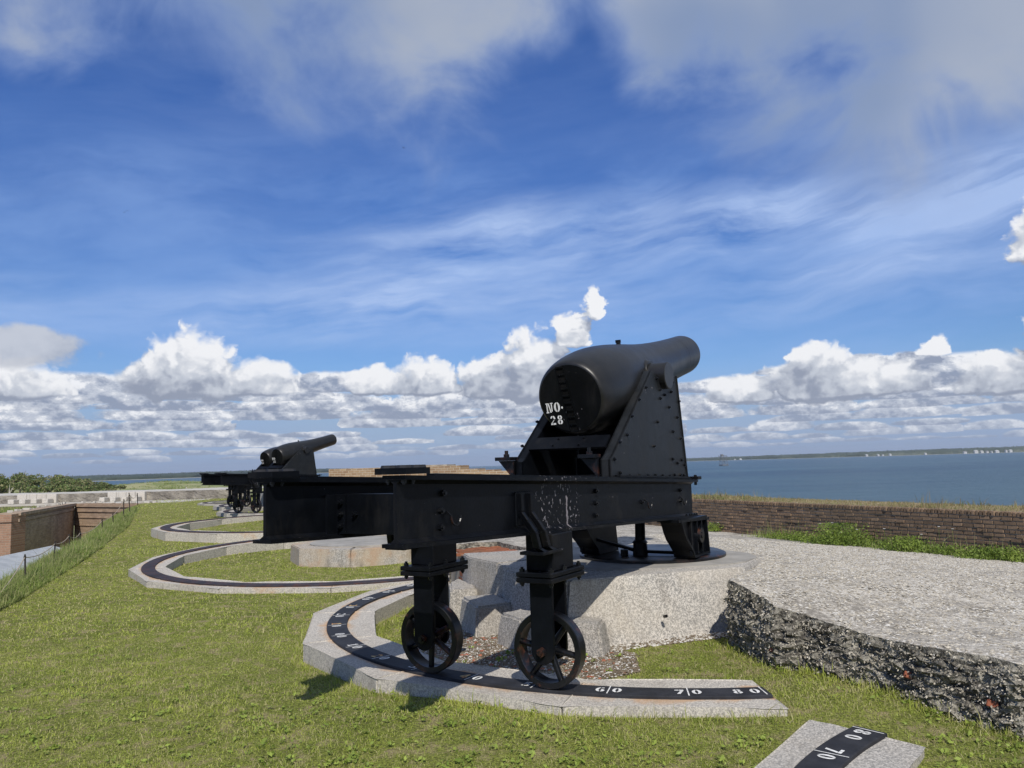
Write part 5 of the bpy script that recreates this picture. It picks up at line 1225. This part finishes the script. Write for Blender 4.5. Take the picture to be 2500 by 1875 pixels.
for k in range(60):
    f = random.random(); p = A0 * (1 - f) + A1 * f + np.array([-.45 - random.random() * .4, 0]) if k % 2 else A1 * (1 - f) + B1 * f + np.array([0, .5 + random.random() * .3]); s = random.uniform(.05, .16)
    m.box((p[0], p[1], -.06 + s * .3), (s * 1.5, s * 1.2, s * .8), Matrix.Rotation(random.random() * 3, 3, 'Z'))
m.build('loose_coping_stones', M_TABBYTOP2, cw)
# vault and roofs inside the courtyard
rf = empty('low_building', (-21.0, 30.0, -4.6), 0, 'low courtyard building with a long blue grey metal roof, beside the tall grass', 'building')
m = MB(); c = [(-18.3, 25.0), (-15.6, 25.0), (-21.2, 38.5), (-21.9, 38.5)]
m.prism([(p[0] + 21, p[1] - 30) for p in c], 0, 2.55); m.build('brick_wall', mk_brickface('low_building_brick', (.22, .10, .06), (.15, .08, .05), (.2, .16, .12), .24, .08, (.4, .9)), rf)
Vr = [(-19.6, 23.8, -1.42), (-22.25, 38.6, -1.62), (-20.4, 38.6, -2.10), (-16.9, 23.8, -2.05)]; V = [(a + 21, b - 30, c_ + 4.6) for a, b, c_ in Vr] + [(a + 21, b - 30, c_ + 4.54) for a, b, c_ in Vr]
pyd('metal_roof', V, [[0, 3, 2, 1], [4, 5, 6, 7], [0, 1, 5, 4], [1, 2, 6, 5], [2, 3, 7, 6], [3, 0, 4, 7]], M_METALROOF, rf)
m = MB(); m.prism([(-27.6 + 2.28 * math.cos(R(g)), -3.4 + 2.08 * math.sin(R(g))) for g in range(0, 181, 12)], 40.5, 40.6, 'y'); m.box2((-29.9, 40.45, -3.5), (-25.3, 40.6, -3.42)); o = m.build('vault_screen', M_METALROOF, None); tag(o, 'pale grey metal screen filling the arch in the courtyard end wall', 'screen')

# rope fence
posts = [(-7.46, 12.27, .38), (-8.64, 15.09, .38), (-9.54, 17.25, .39), (-10.99, 20.31, .38), (-12.61, 24.53, .42), (-13.11, 26.19, .42), (-14.17, 29.01, .7), (-16.59, 34.51, .8), (-20.52, 43.58, .6)]
tops = []
for i, (x, y, h) in enumerate(posts):
    z0 = float(lawn_z(x, y)) - .05; tx, ty = x + random.uniform(-.05, .03), y; hh = h + (0 - z0 if False else .12); m = MB(); m.cyl((0, 0, 0), (tx - x, ty - y, hh), .008 + .0004 * y, seg=8); m.cyl((tx - x, ty - y, hh - .06), (tx - x, ty - y, hh - .03), .013 + .0004 * y, seg=8)
    o = m.build('fence_post', M_POST, None); o.location = (x, y, z0); tops.append(Vector((tx, ty, z0 + hh - .045)))
    od = ['nearest', 'second nearest', 'third nearest', 'fourth nearest', 'middle', 'sixth nearest', 'third farthest', 'second farthest', 'farthest'][i]
    tag(o, 'thin dark iron fence post in the tall grass, %s of the row' % od, 'post', 'thin iron posts of the rope fence')
m = MB(); tops = [Vector((-6.3, 9.6, .10))] + tops
for a, b in zip(tops, tops[1:]):
    L = (b - a).length; pts = [a.lerp(b, k / 8) - Vector((0, 0, .022 * L * 4 * (k / 8) * (1 - k / 8))) for k in range(9)]; m.tube(pts, .005 + .0002 * a.y, 6)
tag(m.build('rope', M_ROPE, None), 'sagging rope strung between the thin posts along the left rim', 'rope')

# ================================================================= DUNES, WOODS, FAR SHORES
def dune_z(x, y):
    z = -5.9 + .35 * vnoise(x * .02, y * .02, 91) + .18 * vnoise(x * .09, y * .09, 92)
    z = z + 3.3 * np.exp(-((x + 205) / 38) ** 2 - ((y - 470) / 55) ** 2) + 1.2 * np.exp(-((x + 150) / 40) ** 2 - ((y - 430) / 60) ** 2)
    shore_ = 700 + 30 * vnoise(x * .01, x * 0, 93) - 1.5 * np.clip(x + 190, 0, 400)
    z = z - 3.0 * sstep(0, 50, y - shore_)
    return z - 5.0 * sstep(-60, -30, x)
grid_mesh('dunes', np.arange(-800, 60, 8.0), np.concatenate([np.arange(62, 100, 4), np.arange(100, 800, 8.0)]), dune_z, None, M_DUNE, 'structure')

def tree(x, y, z, h, w_, label, dead=False, kind=0):
    t = empty('tree', (x, y, z), random.random() * 6, label, 'tree', 'trees beyond the far ledge at the left')
    m = MB(); lean = random.uniform(-.1, .1) * h
    m.cyl((0, 0, -.3), (lean, 0, h * .5), .035 * h, .022 * h, 7)
    for k in range(5 if not dead else 8):
        a = random.random() * 6.28; r_ = w_ * random.uniform(.3, .55); m.cyl((lean * .8, 0, h * random.uniform(.35, .5)), (lean + math.cos(a) * r_, math.sin(a) * r_, h * random.uniform(.6, .95)), .016 * h, .005 * h, 5)
    m.build('trunk', M_DEADWOOD if dead else M_BARK, t)
    if dead: return
    P, S = [], []
    for c in range(9):
        a = random.random() * 6.28; rr = w_ * .5 * math.sqrt(random.random()) * .85; cz = h * (.55 + .33 * random.random() * (1 - rr / w_)); cr = w_ * random.uniform(.16, .27)
        v = RNG.normal(0, 1, (110, 3)); v /= np.linalg.norm(v, axis=1)[:, None]; v *= (RNG.uniform(.6, 1.05, 110))[:, None] * cr; v[:, 2] *= .62; v[:, 2] = np.where(v[:, 2] < 0, v[:, 2] * .5, v[:, 2])
        P.append(v + np.array([math.cos(a) * rr + lean, math.sin(a) * rr, cz])); S.append(RNG.uniform(.22, .55, 110))
    leaves('crown', np.concatenate(P), np.concatenate(S), M_LEAF, t, .5)
random.seed(21)
SKY = [(0, 1152), (20, 1152), (48, 1147), (60, 1146), (75, 1152), (100, 1155), (130, 1153), (160, 1160), (185, 1161), (205, 1163), (235, 1172), (260, 1186)]
tk = 0
ORD = 'first second third fourth fifth sixth seventh eighth ninth tenth eleventh twelfth thirteenth fourteenth fifteenth sixteenth seventeenth eighteenth nineteenth twentieth twentyfirst twentysecond twentythird twentyfourth twentyfifth twentysixth twentyseventh twentyeighth twentyninth thirtieth'.split()
words = ['dense dark green', 'broad olive green', 'wind clipped grey green', 'rounded mid green']
for row, (Y, dz, hs) in enumerate([(335, 0, 1.0), (300, 0, .80), (265, -.2, .62), (225, -.3, .45)]):
    px = -14 + row * 5; cnt = 0
    while px < 268 - row * 8:
        X = (px + 4 - 1250) / 1940 * Y; hy_ = 1134.5 - .0288 * (px - 1250)
        top = np.interp(px, [p[0] for p in SKY], [p[1] for p in SKY]); ztop = 1.6 - (top - hy_) / 1940 * Y; z0 = float(dune_z(X, Y)) + dz
        h = max(2.2, (ztop - z0) * hs * random.uniform(.86, 1.04) * (1 if row else 1.02)); w_ = random.uniform(5.5, 9.0) * (1 - .12 * row) * (.8 if px > 200 else 1)
        tk += 1; cnt += 1; tree(X, Y + random.uniform(-8, 8), z0, h, w_, '%s tree, %s from the left picture edge, %s row of the wood' % (words[tk % 4], ORD[cnt - 1], ['back', 'third', 'second', 'front'][row]))
        px += w_ / Y * 1940 * random.uniform(.42, .62)
for px, py_, Y in ((106, 1192, 215), (22, 1180, 250), (84, 1188, 218), (92, 1190, 216)):
    X = (px - 1250) / 1940 * Y; z0 = float(dune_z(X, Y)); tree(X, Y, z0, 4.6 if px != 22 else 6.5, 3.4, 'bare bleached dead tree in front of the left wood, %s' % {106: 'straight pale trunk', 22: 'at the picture edge', 84: 'tangled grey branches', 92: 'leaning grey branches'}[px], True)
X = (292 - 1250) / 1940 * 360; tree(X, 360, float(dune_z(X, 360)), 3.4, 4.2, 'small lone round tree standing at the shore left of the dune')
# scrub on the dunes
P = []; S = []
for k in range(520):
    Y = random.uniform(120, 520); px = random.uniform(-20, 560) if random.random() < .6 else random.uniform(360, 480); X = (px - 1250) / 1940 * Y
    v = RNG.normal(0, 1, (26, 3)) * np.array([1.6, 1.2, .5]) * random.uniform(.3, 1.0); v[:, 2] = np.abs(v[:, 2]); P.append(v + np.array([X, Y, float(dune_z(X, Y))])); S.append(RNG.uniform(.12, .40, 26))
tag(leaves('dune_scrub', np.concatenate(P), np.concatenate(S), M_TALL, None, .4, 'stuff'), 'low green scrub covering the dunes behind the far ledge', 'scrub')
# sandy clearing / pale building
m = MB(); Y = 190; x0, x1 = (162 - 1250) / 1940 * Y, (189 - 1250) / 1940 * Y; z0 = float(dune_z(x0, Y)); m.box2((x0, Y, z0 - .5), (x1, Y + 3, z0 + 3.0)); m.prism([(x0 - .2, z0 + 3.0), (x1 + .2, z0 + 3.0), (x1 - .4, z0 + 3.25), (x0 + .4, z0 + 3.25)], Y - .2, Y + 3.2, 'y'); tag(m.build('shed', M_WHITEWALL, None), 'small white shed half hidden by scrub behind the far ledge', 'shed')

def shore(name, pts, label, hts, seed, dens):
    """wooded strip of land: pts = (x, y) along the waterline; a lumpy canopy with real depth"""
    P = np.array(pts, float); tp = tag(empty(name, (0, 0, 0)), label, 'shore', None); tp['kind'] = 'structure'
    arc = np.concatenate([[0], np.cumsum(np.hypot(*np.diff(P, axis=0).T))]); step = 5.0; t = np.arange(0, arc[-1], step)
    X = np.interp(t, arc, P[:, 0]); Y = np.interp(t, arc, P[:, 1]); H = np.interp(t, arc, hts); q = np.stack([X, Y], 1); r_ = q / np.hypot(X, Y)[:, None]; n = len(t)
    q = q + r_ * (14 * vnoise(t * .006, t * 0, seed + 4))[:, None]
    def strip(rows, name_, mat, par):
        V = np.concatenate([np.c_[q + r_ * d[:, None], z] for d, z in rows]); Fc = []
        for k in range(len(rows) - 1):
            for i in range(n - 1): Fc.append([k * n + i, k * n + i + 1, (k + 1) * n + i + 1, (k + 1) * n + i])
        return pyd(name_, V, Fc, mat, par)
    o1 = np.ones(n)
    strip([(0 * o1, -6.6 * o1), (10 * o1, -6.0 * o1), (1200 * o1, -5.0 * o1)], 'beach', M_SAND, tp)
    rows = []
    for k, (d, f) in enumerate([(13, 0), (16, .45), (22, .68), (34, .85), (60, .95), (110, 1.0), (200, .98), (400, .9), (800, 0)]):
        e = vnoise(t * .035, o1 * k * 3.0, seed + 1); e2 = vnoise(t * .17, o1 * k * 5.0, seed + 2)
        rows.append((d + 4 * e + 1.5 * e2, -5.9 + H * f * (1 + .13 * e * (f > 0) + .09 * e2 * (f > 0))))
    strip(rows, 'canopy', M_FARLEAF, tp)
    LP, LS = [], []
    m_ = int(arc[-1] * dens); tt = RNG.uniform(0, arc[-1], m_); k = np.clip((tt / step).astype(int), 0, n - 2); dd = 14 + RNG.gamma(1.0, 50, m_); f = np.interp(dd, [13, 22, 60, 200], [.3, .75, 1.0, 1.02])
    e = vnoise(tt * .035, dd * .02, seed + 1); LP = np.c_[q[k] + r_[k] * dd[:, None], -5.9 + np.interp(tt, t, H) * f * (1 + .13 * e) * RNG.uniform(.86, 1.05, m_)]
    leaves('treetops', LP, RNG.uniform(.6, 1.3, m_) * (Y.mean() / 1500.0), M_FARLEAF, tp, .4, 'stuff')
    return tp
def bear(px, Y): return ((px - 1250) / 1940 * Y, Y)
shore('far_shore', [bear(1240, 4300), bear(1500, 4200), bear(1660, 3900), bear(1900, 3400), bear(2100, 3200), bear(2300, 3150), bear(2560, 3000)], 'distant wooded shore with houses across the water', [11, 12, 14, 16, 19, 21, 22], 101, 1.6)
shore('left_shore', [bear(150, 1500), bear(256, 1450), bear(380, 1550), bear(480, 1650), bear(620, 2100), bear(780, 2300), bear(860, 2600), bear(940, 3000)], 'wooded shore across the inlet behind the dunes', [9.5, 10, 10, 11, 12, 12, 10, 5], 111, 1.6)
random.seed(5)
for i, (px, w_, h_, Y) in enumerate([(2107, 7, 8, 3080), (2135, 6, 7, 3080), (2146, 5, 7, 3080), (2164, 6, 8, 3080), (2250, 6, 7, 3060), (2346, 10, 9, 3040), (2373, 12, 11, 3020), (2387, 9, 9, 3010), (2400, 7, 8, 3000), (2411, 4, 7, 3000), (2424, 12, 8, 2990), (2446, 6, 11, 2980), (2457, 9, 10, 2970), (1800, 9, 5, 3550), (1786, 5, 5, 3560)]):
    x, y = bear(px, Y + 22); t = empty('beach_house', (x, y, -5.7), 0, None, 'house', 'houses along the distant shore')
    col = ['white', 'pale cream', 'grey roofed'][i % 3]
    t['label'] = '%s house on the distant shore, %s' % (col, ['leftmost of the middle cluster', 'second of the middle cluster', 'third of the middle cluster', 'alone at the end of the middle cluster', 'alone between the clusters', 'wide, at the left end of the right cluster', 'broadest and brightest of the right cluster', 'third from the left in the right cluster', 'fourth from the left in the right cluster', 'narrowest of the right cluster', 'low and wide in the right cluster', 'tall, second from the right end', 'at the far right end', 'low, right of the channel tower', 'tiny, just right of the channel tower'][i])
    w2 = w_ * 1.15; hb = h_ * 0.78
    m = MB(); m.box2((-w2 / 2, 0, 0), (w2 / 2, 8, hb)); wl = m.build('wall', M_WHITEWALL, t)
    m = MB(); m.prism([(-w2 / 2 - .6, hb), (w2 / 2 + .6, hb), (0, hb + w2 * .28)], -.5, 8.5, 'y'); m.build('roof', M_GREYROOF if i % 3 == 2 else M_WHITEWALL, t)
    for k in range(max(1, int(w2 // 4))): m = MB(); m.box2((-w2 / 2 + 1.2 + k * 3.4, -.06, hb * .45), (-w2 / 2 + 2.8 + k * 3.4, .05, hb * .75)); m.build('window', M_GREYROOF, wl)
# channel tower with roosting birds
x, y = bear(1758, 913); tw = empty('channel_tower', (x, y, -6.4), .3, 'skeletal steel channel tower standing in the water, birds roosting on its top', 'tower')
m = MB()
for sx in (-1, 1):
    for sy in (-1, 1): m.cyl((sx * 3.6, sy * 3.6, -1), (sx * 2.4, sy * 2.4, 10.4), .22, .16, 8)
m.build('leg', M_LATTICE, tw)
m = MB()
for k, z in enumerate((1.2, 5.2, 9.4)):
    f = 3.6 - 1.2 * (z + 1) / 11.4; 
    for s in (-1, 1): m.cyl((-f, s * f, z), (f, s * f, z), .14, seg=6); m.cyl((s * f, -f, z), (s * f, f, z), .14, seg=6)
for (z0, z1) in ((1.2, 5.2), (5.2, 9.4)):
    f0, f1 = 3.6 - 1.2 * (z0 + 1) / 11.4, 3.6 - 1.2 * (z1 + 1) / 11.4
    for s in (-1, 1): m.cyl((-f0, s * f0, z0), (f1, s * f1, z1), .09, seg=5); m.cyl((f0, s * f0, z0), (-f1, s * f1, z1), .09, seg=5); m.cyl((s * f0, -f0, z0), (s * f1, f1, z1), .09, seg=5)
m.build('cross_bracing', M_LATTICE, tw)
m = MB(); m.box2((-4.6, -2.8, 10.2), (4.8, 2.8, 10.5)); m.box2((-3.9, -3.9, .1), (3.9, 3.9, .9)); m.build('deck', M_LATTICE, tw)
m = MB(); m.cyl((-4.9, 0, 7), (-4.9, 0, 10.2), .12, seg=6); m.box2((-6.0, -.6, 10.2), (-3.9, .6, 10.6)); m.box2((-3.0, -1.2, 10.5), (-.4, 1.2, 13.0)); m.build('beacon_housing', M_LATTICE, tw)
def bird_body(m, c, s, wings=False):
    m.lathe([(-.5 * s, 0), (-.3 * s, .16 * s), (0, .22 * s), (.3 * s, .12 * s), (.42 * s, .10 * s), (.55 * s, .02 * s), (.62 * s, 0)], 10, c, (1, 0, .9 if not wings else .05))
    if wings:
        for sg in (-1, 1):
            vs = [m.bm.verts.new(Vector(c) + Vector(p) * s) for p in ((.2, sg * .1, .02), (-.2, sg * .1, .02), (-.25, sg * .9, .28), (.12, sg * .9, .30), (-.3, sg * 1.9, .05))]
            m.bm.faces.new((vs[0], vs[1], vs[2], vs[3])); m.bm.faces.new((vs[3], vs[2], vs[4]))
for i, (bx, bz) in enumerate(((-5.6, 10.9), (.6, 10.9), (1.6, 10.8), (2.9, 10.8), (4.2, 10.8))):
    m = MB(); bird_body(m, (0, 0, 0), 1.2 if i != 1 else 1.7); o = m.build('bird', M_BIRD, None, smooth=1.0); o.location = (x + bx * .95, y + bx * .3, -6.4 + bz + .35)
    tag(o, 'dark bird perched on the channel tower deck, %s' % ['alone at the left corner', 'the tallest one by the beacon', 'next to the tallest one', 'third from the right corner pair', 'at the right corner'][i], 'bird', 'dark birds perched on the channel tower')
for i, (px, py_, lb) in enumerate(((284, 541, 'lower of the pair flying high at the left'), (291, 537, 'upper of the pair flying high at the left'), (992, 382, 'alone high in the middle of the sky'))):
    Y = 240; X = (px - 1250) / 1940 * Y; hy_ = 1134.5 - .0288 * (px - 1250); m = MB(); bird_body(m, (0, 0, 0), .34 if i < 2 else .46, True); o = m.build('bird', M_BIRD, None); o.location = (X * .995, Y, 1.6 + (hy_ - py_) / 1940 * Y * 1.06); o.rotation_euler = (0, 0, .4 + i); tag(o, 'small dark bird in flight, ' + lb, 'bird', 'birds in flight over the fort')
# buoy
x, y = bear(2401, 1900); m = MB(); m.lathe([(-.5, 0), (-.5, 1.1), (.3, 1.2), (.5, .5), (3.0, .25), (3.2, .5), (4.0, .4), (4.1, 0)], 14, (0, 0, 0), (0, 0, 1)); o = m.build('buoy', M_LATTICE, None, smooth=.6); o.location = (x, y, -6.4); tag(o, 'small dark buoy on the water before the distant houses', 'buoy')
# walker on the dunes
Y = 377; X = (454 - 1250) / 1940 * Y; z0 = float(dune_z(X, Y))
def walker():
    t = empty('person', (X, Y, 1.6 - (1197 - (1134.5 - .0288 * (454 - 1250))) / 1940 * Y), .5, 'tiny distant person in pale top and dark trousers walking on the dune path', 'person')
    bm = bmesh.new(); J = [((0, 0, .95), .13), ((0, 0, 1.2), .12), ((0, 0, 1.42), .15), ((0, 0, 1.52), .06), ((0, 0, 1.66), .105), ((.1, .03, .9), .09), ((.13, .12, .5), .065), ((.12, .05, .08), .05), ((-.1, -.03, .9), .09), ((-.12, -.08, .5), .065), ((-.12, -.25, .1), .05), ((.2, 0, 1.4), .06), ((.25, -.08, 1.15), .045), ((.24, .02, .92), .035), ((-.2, 0, 1.4), .06), ((-.25, .08, 1.15), .045), ((-.24, .16, .95), .035), ((.12, .17, .05), .04), ((-.12, -.14, .04), .04)]
    E_ = [(0, 1), (1, 2), (2, 3), (3, 4), (0, 5), (5, 6), (6, 7), (7, 17), (0, 8), (8, 9), (9, 10), (10, 18), (2, 11), (11, 12), (12, 13), (2, 14), (14, 15), (15, 16)]
    for p, r in J: bm.verts.new(p)
    bm.verts.ensure_lookup_table()
    for a, b in E_: bm.edges.new((bm.verts[a], bm.verts[b]))
    me = bpy.data.meshes.new('body'); bm.to_mesh(me); bm.free(); o = link('body', me, M_SKIN, t); o.modifiers.new('skin', 'SKIN')
    for i, (p, r) in enumerate(J): me.skin_vertices[0].data[i].radius = (r, r)
    me.skin_vertices[0].data[0].use_root = True
    o.modifiers.new('sub', 'SUBSURF').levels = 1
    m = MB(); m.lathe([(.9, .17), (1.1, .165), (1.35, .20), (1.47, .16), (1.5, .08)], 16, (0, 0, 0), (0, 0, 1)); m.build('shirt', M_SHIRT, t, smooth=.8)
    m = MB()
    m.cyl((.1, .03, .95), (.13, .12, .5), .11, .085, 10); m.cyl((.13, .12, .5), (.12, .05, .12), .085, .07, 10); m.cyl((-.1, -.03, .95), (-.12, -.08, .5), .11, .085, 10); m.cyl((-.12, -.08, .5), (-.12, -.25, .14), .085, .07, 10); m.cyl((0, 0, .85), (0, 0, 1.0), .15, .16, 12); m.build('trousers', M_TROUSER, t, smooth=.8)
    m = MB(); m.lathe([(1.62, .11), (1.70, .118), (1.77, .08), (1.79, 0)], 12, (0, 0, 0), (0, 0, 1)); m.build('hair', M_BIRD, t, smooth=.8)
walker()

# ================================================================= AIR
def make_haze():
    m = bpy.data.materials.new('haze_air'); m.use_nodes = True; nt_ = m.node_tree; nt_.nodes.clear(); o = nt_.nodes.new('ShaderNodeOutputMaterial'); v = nt_.nodes.new('ShaderNodeVolumePrincipled')
    v.inputs['Color'].default_value = (0.80, 0.88, 1.0, 1); v.inputs['Density'].default_value = HAZE_DENSITY; v.inputs['Anisotropy'].default_value = 0.2; nt_.links.new(v.outputs[0], o.inputs['Volume'])
    b = MB(); b.box2((-12600, -3200, -8.0), (12600, 12600, 115.0)); tag(b.build('haze', m, None), kind='stuff')
HAZE_DENSITY = 6e-5
make_haze()
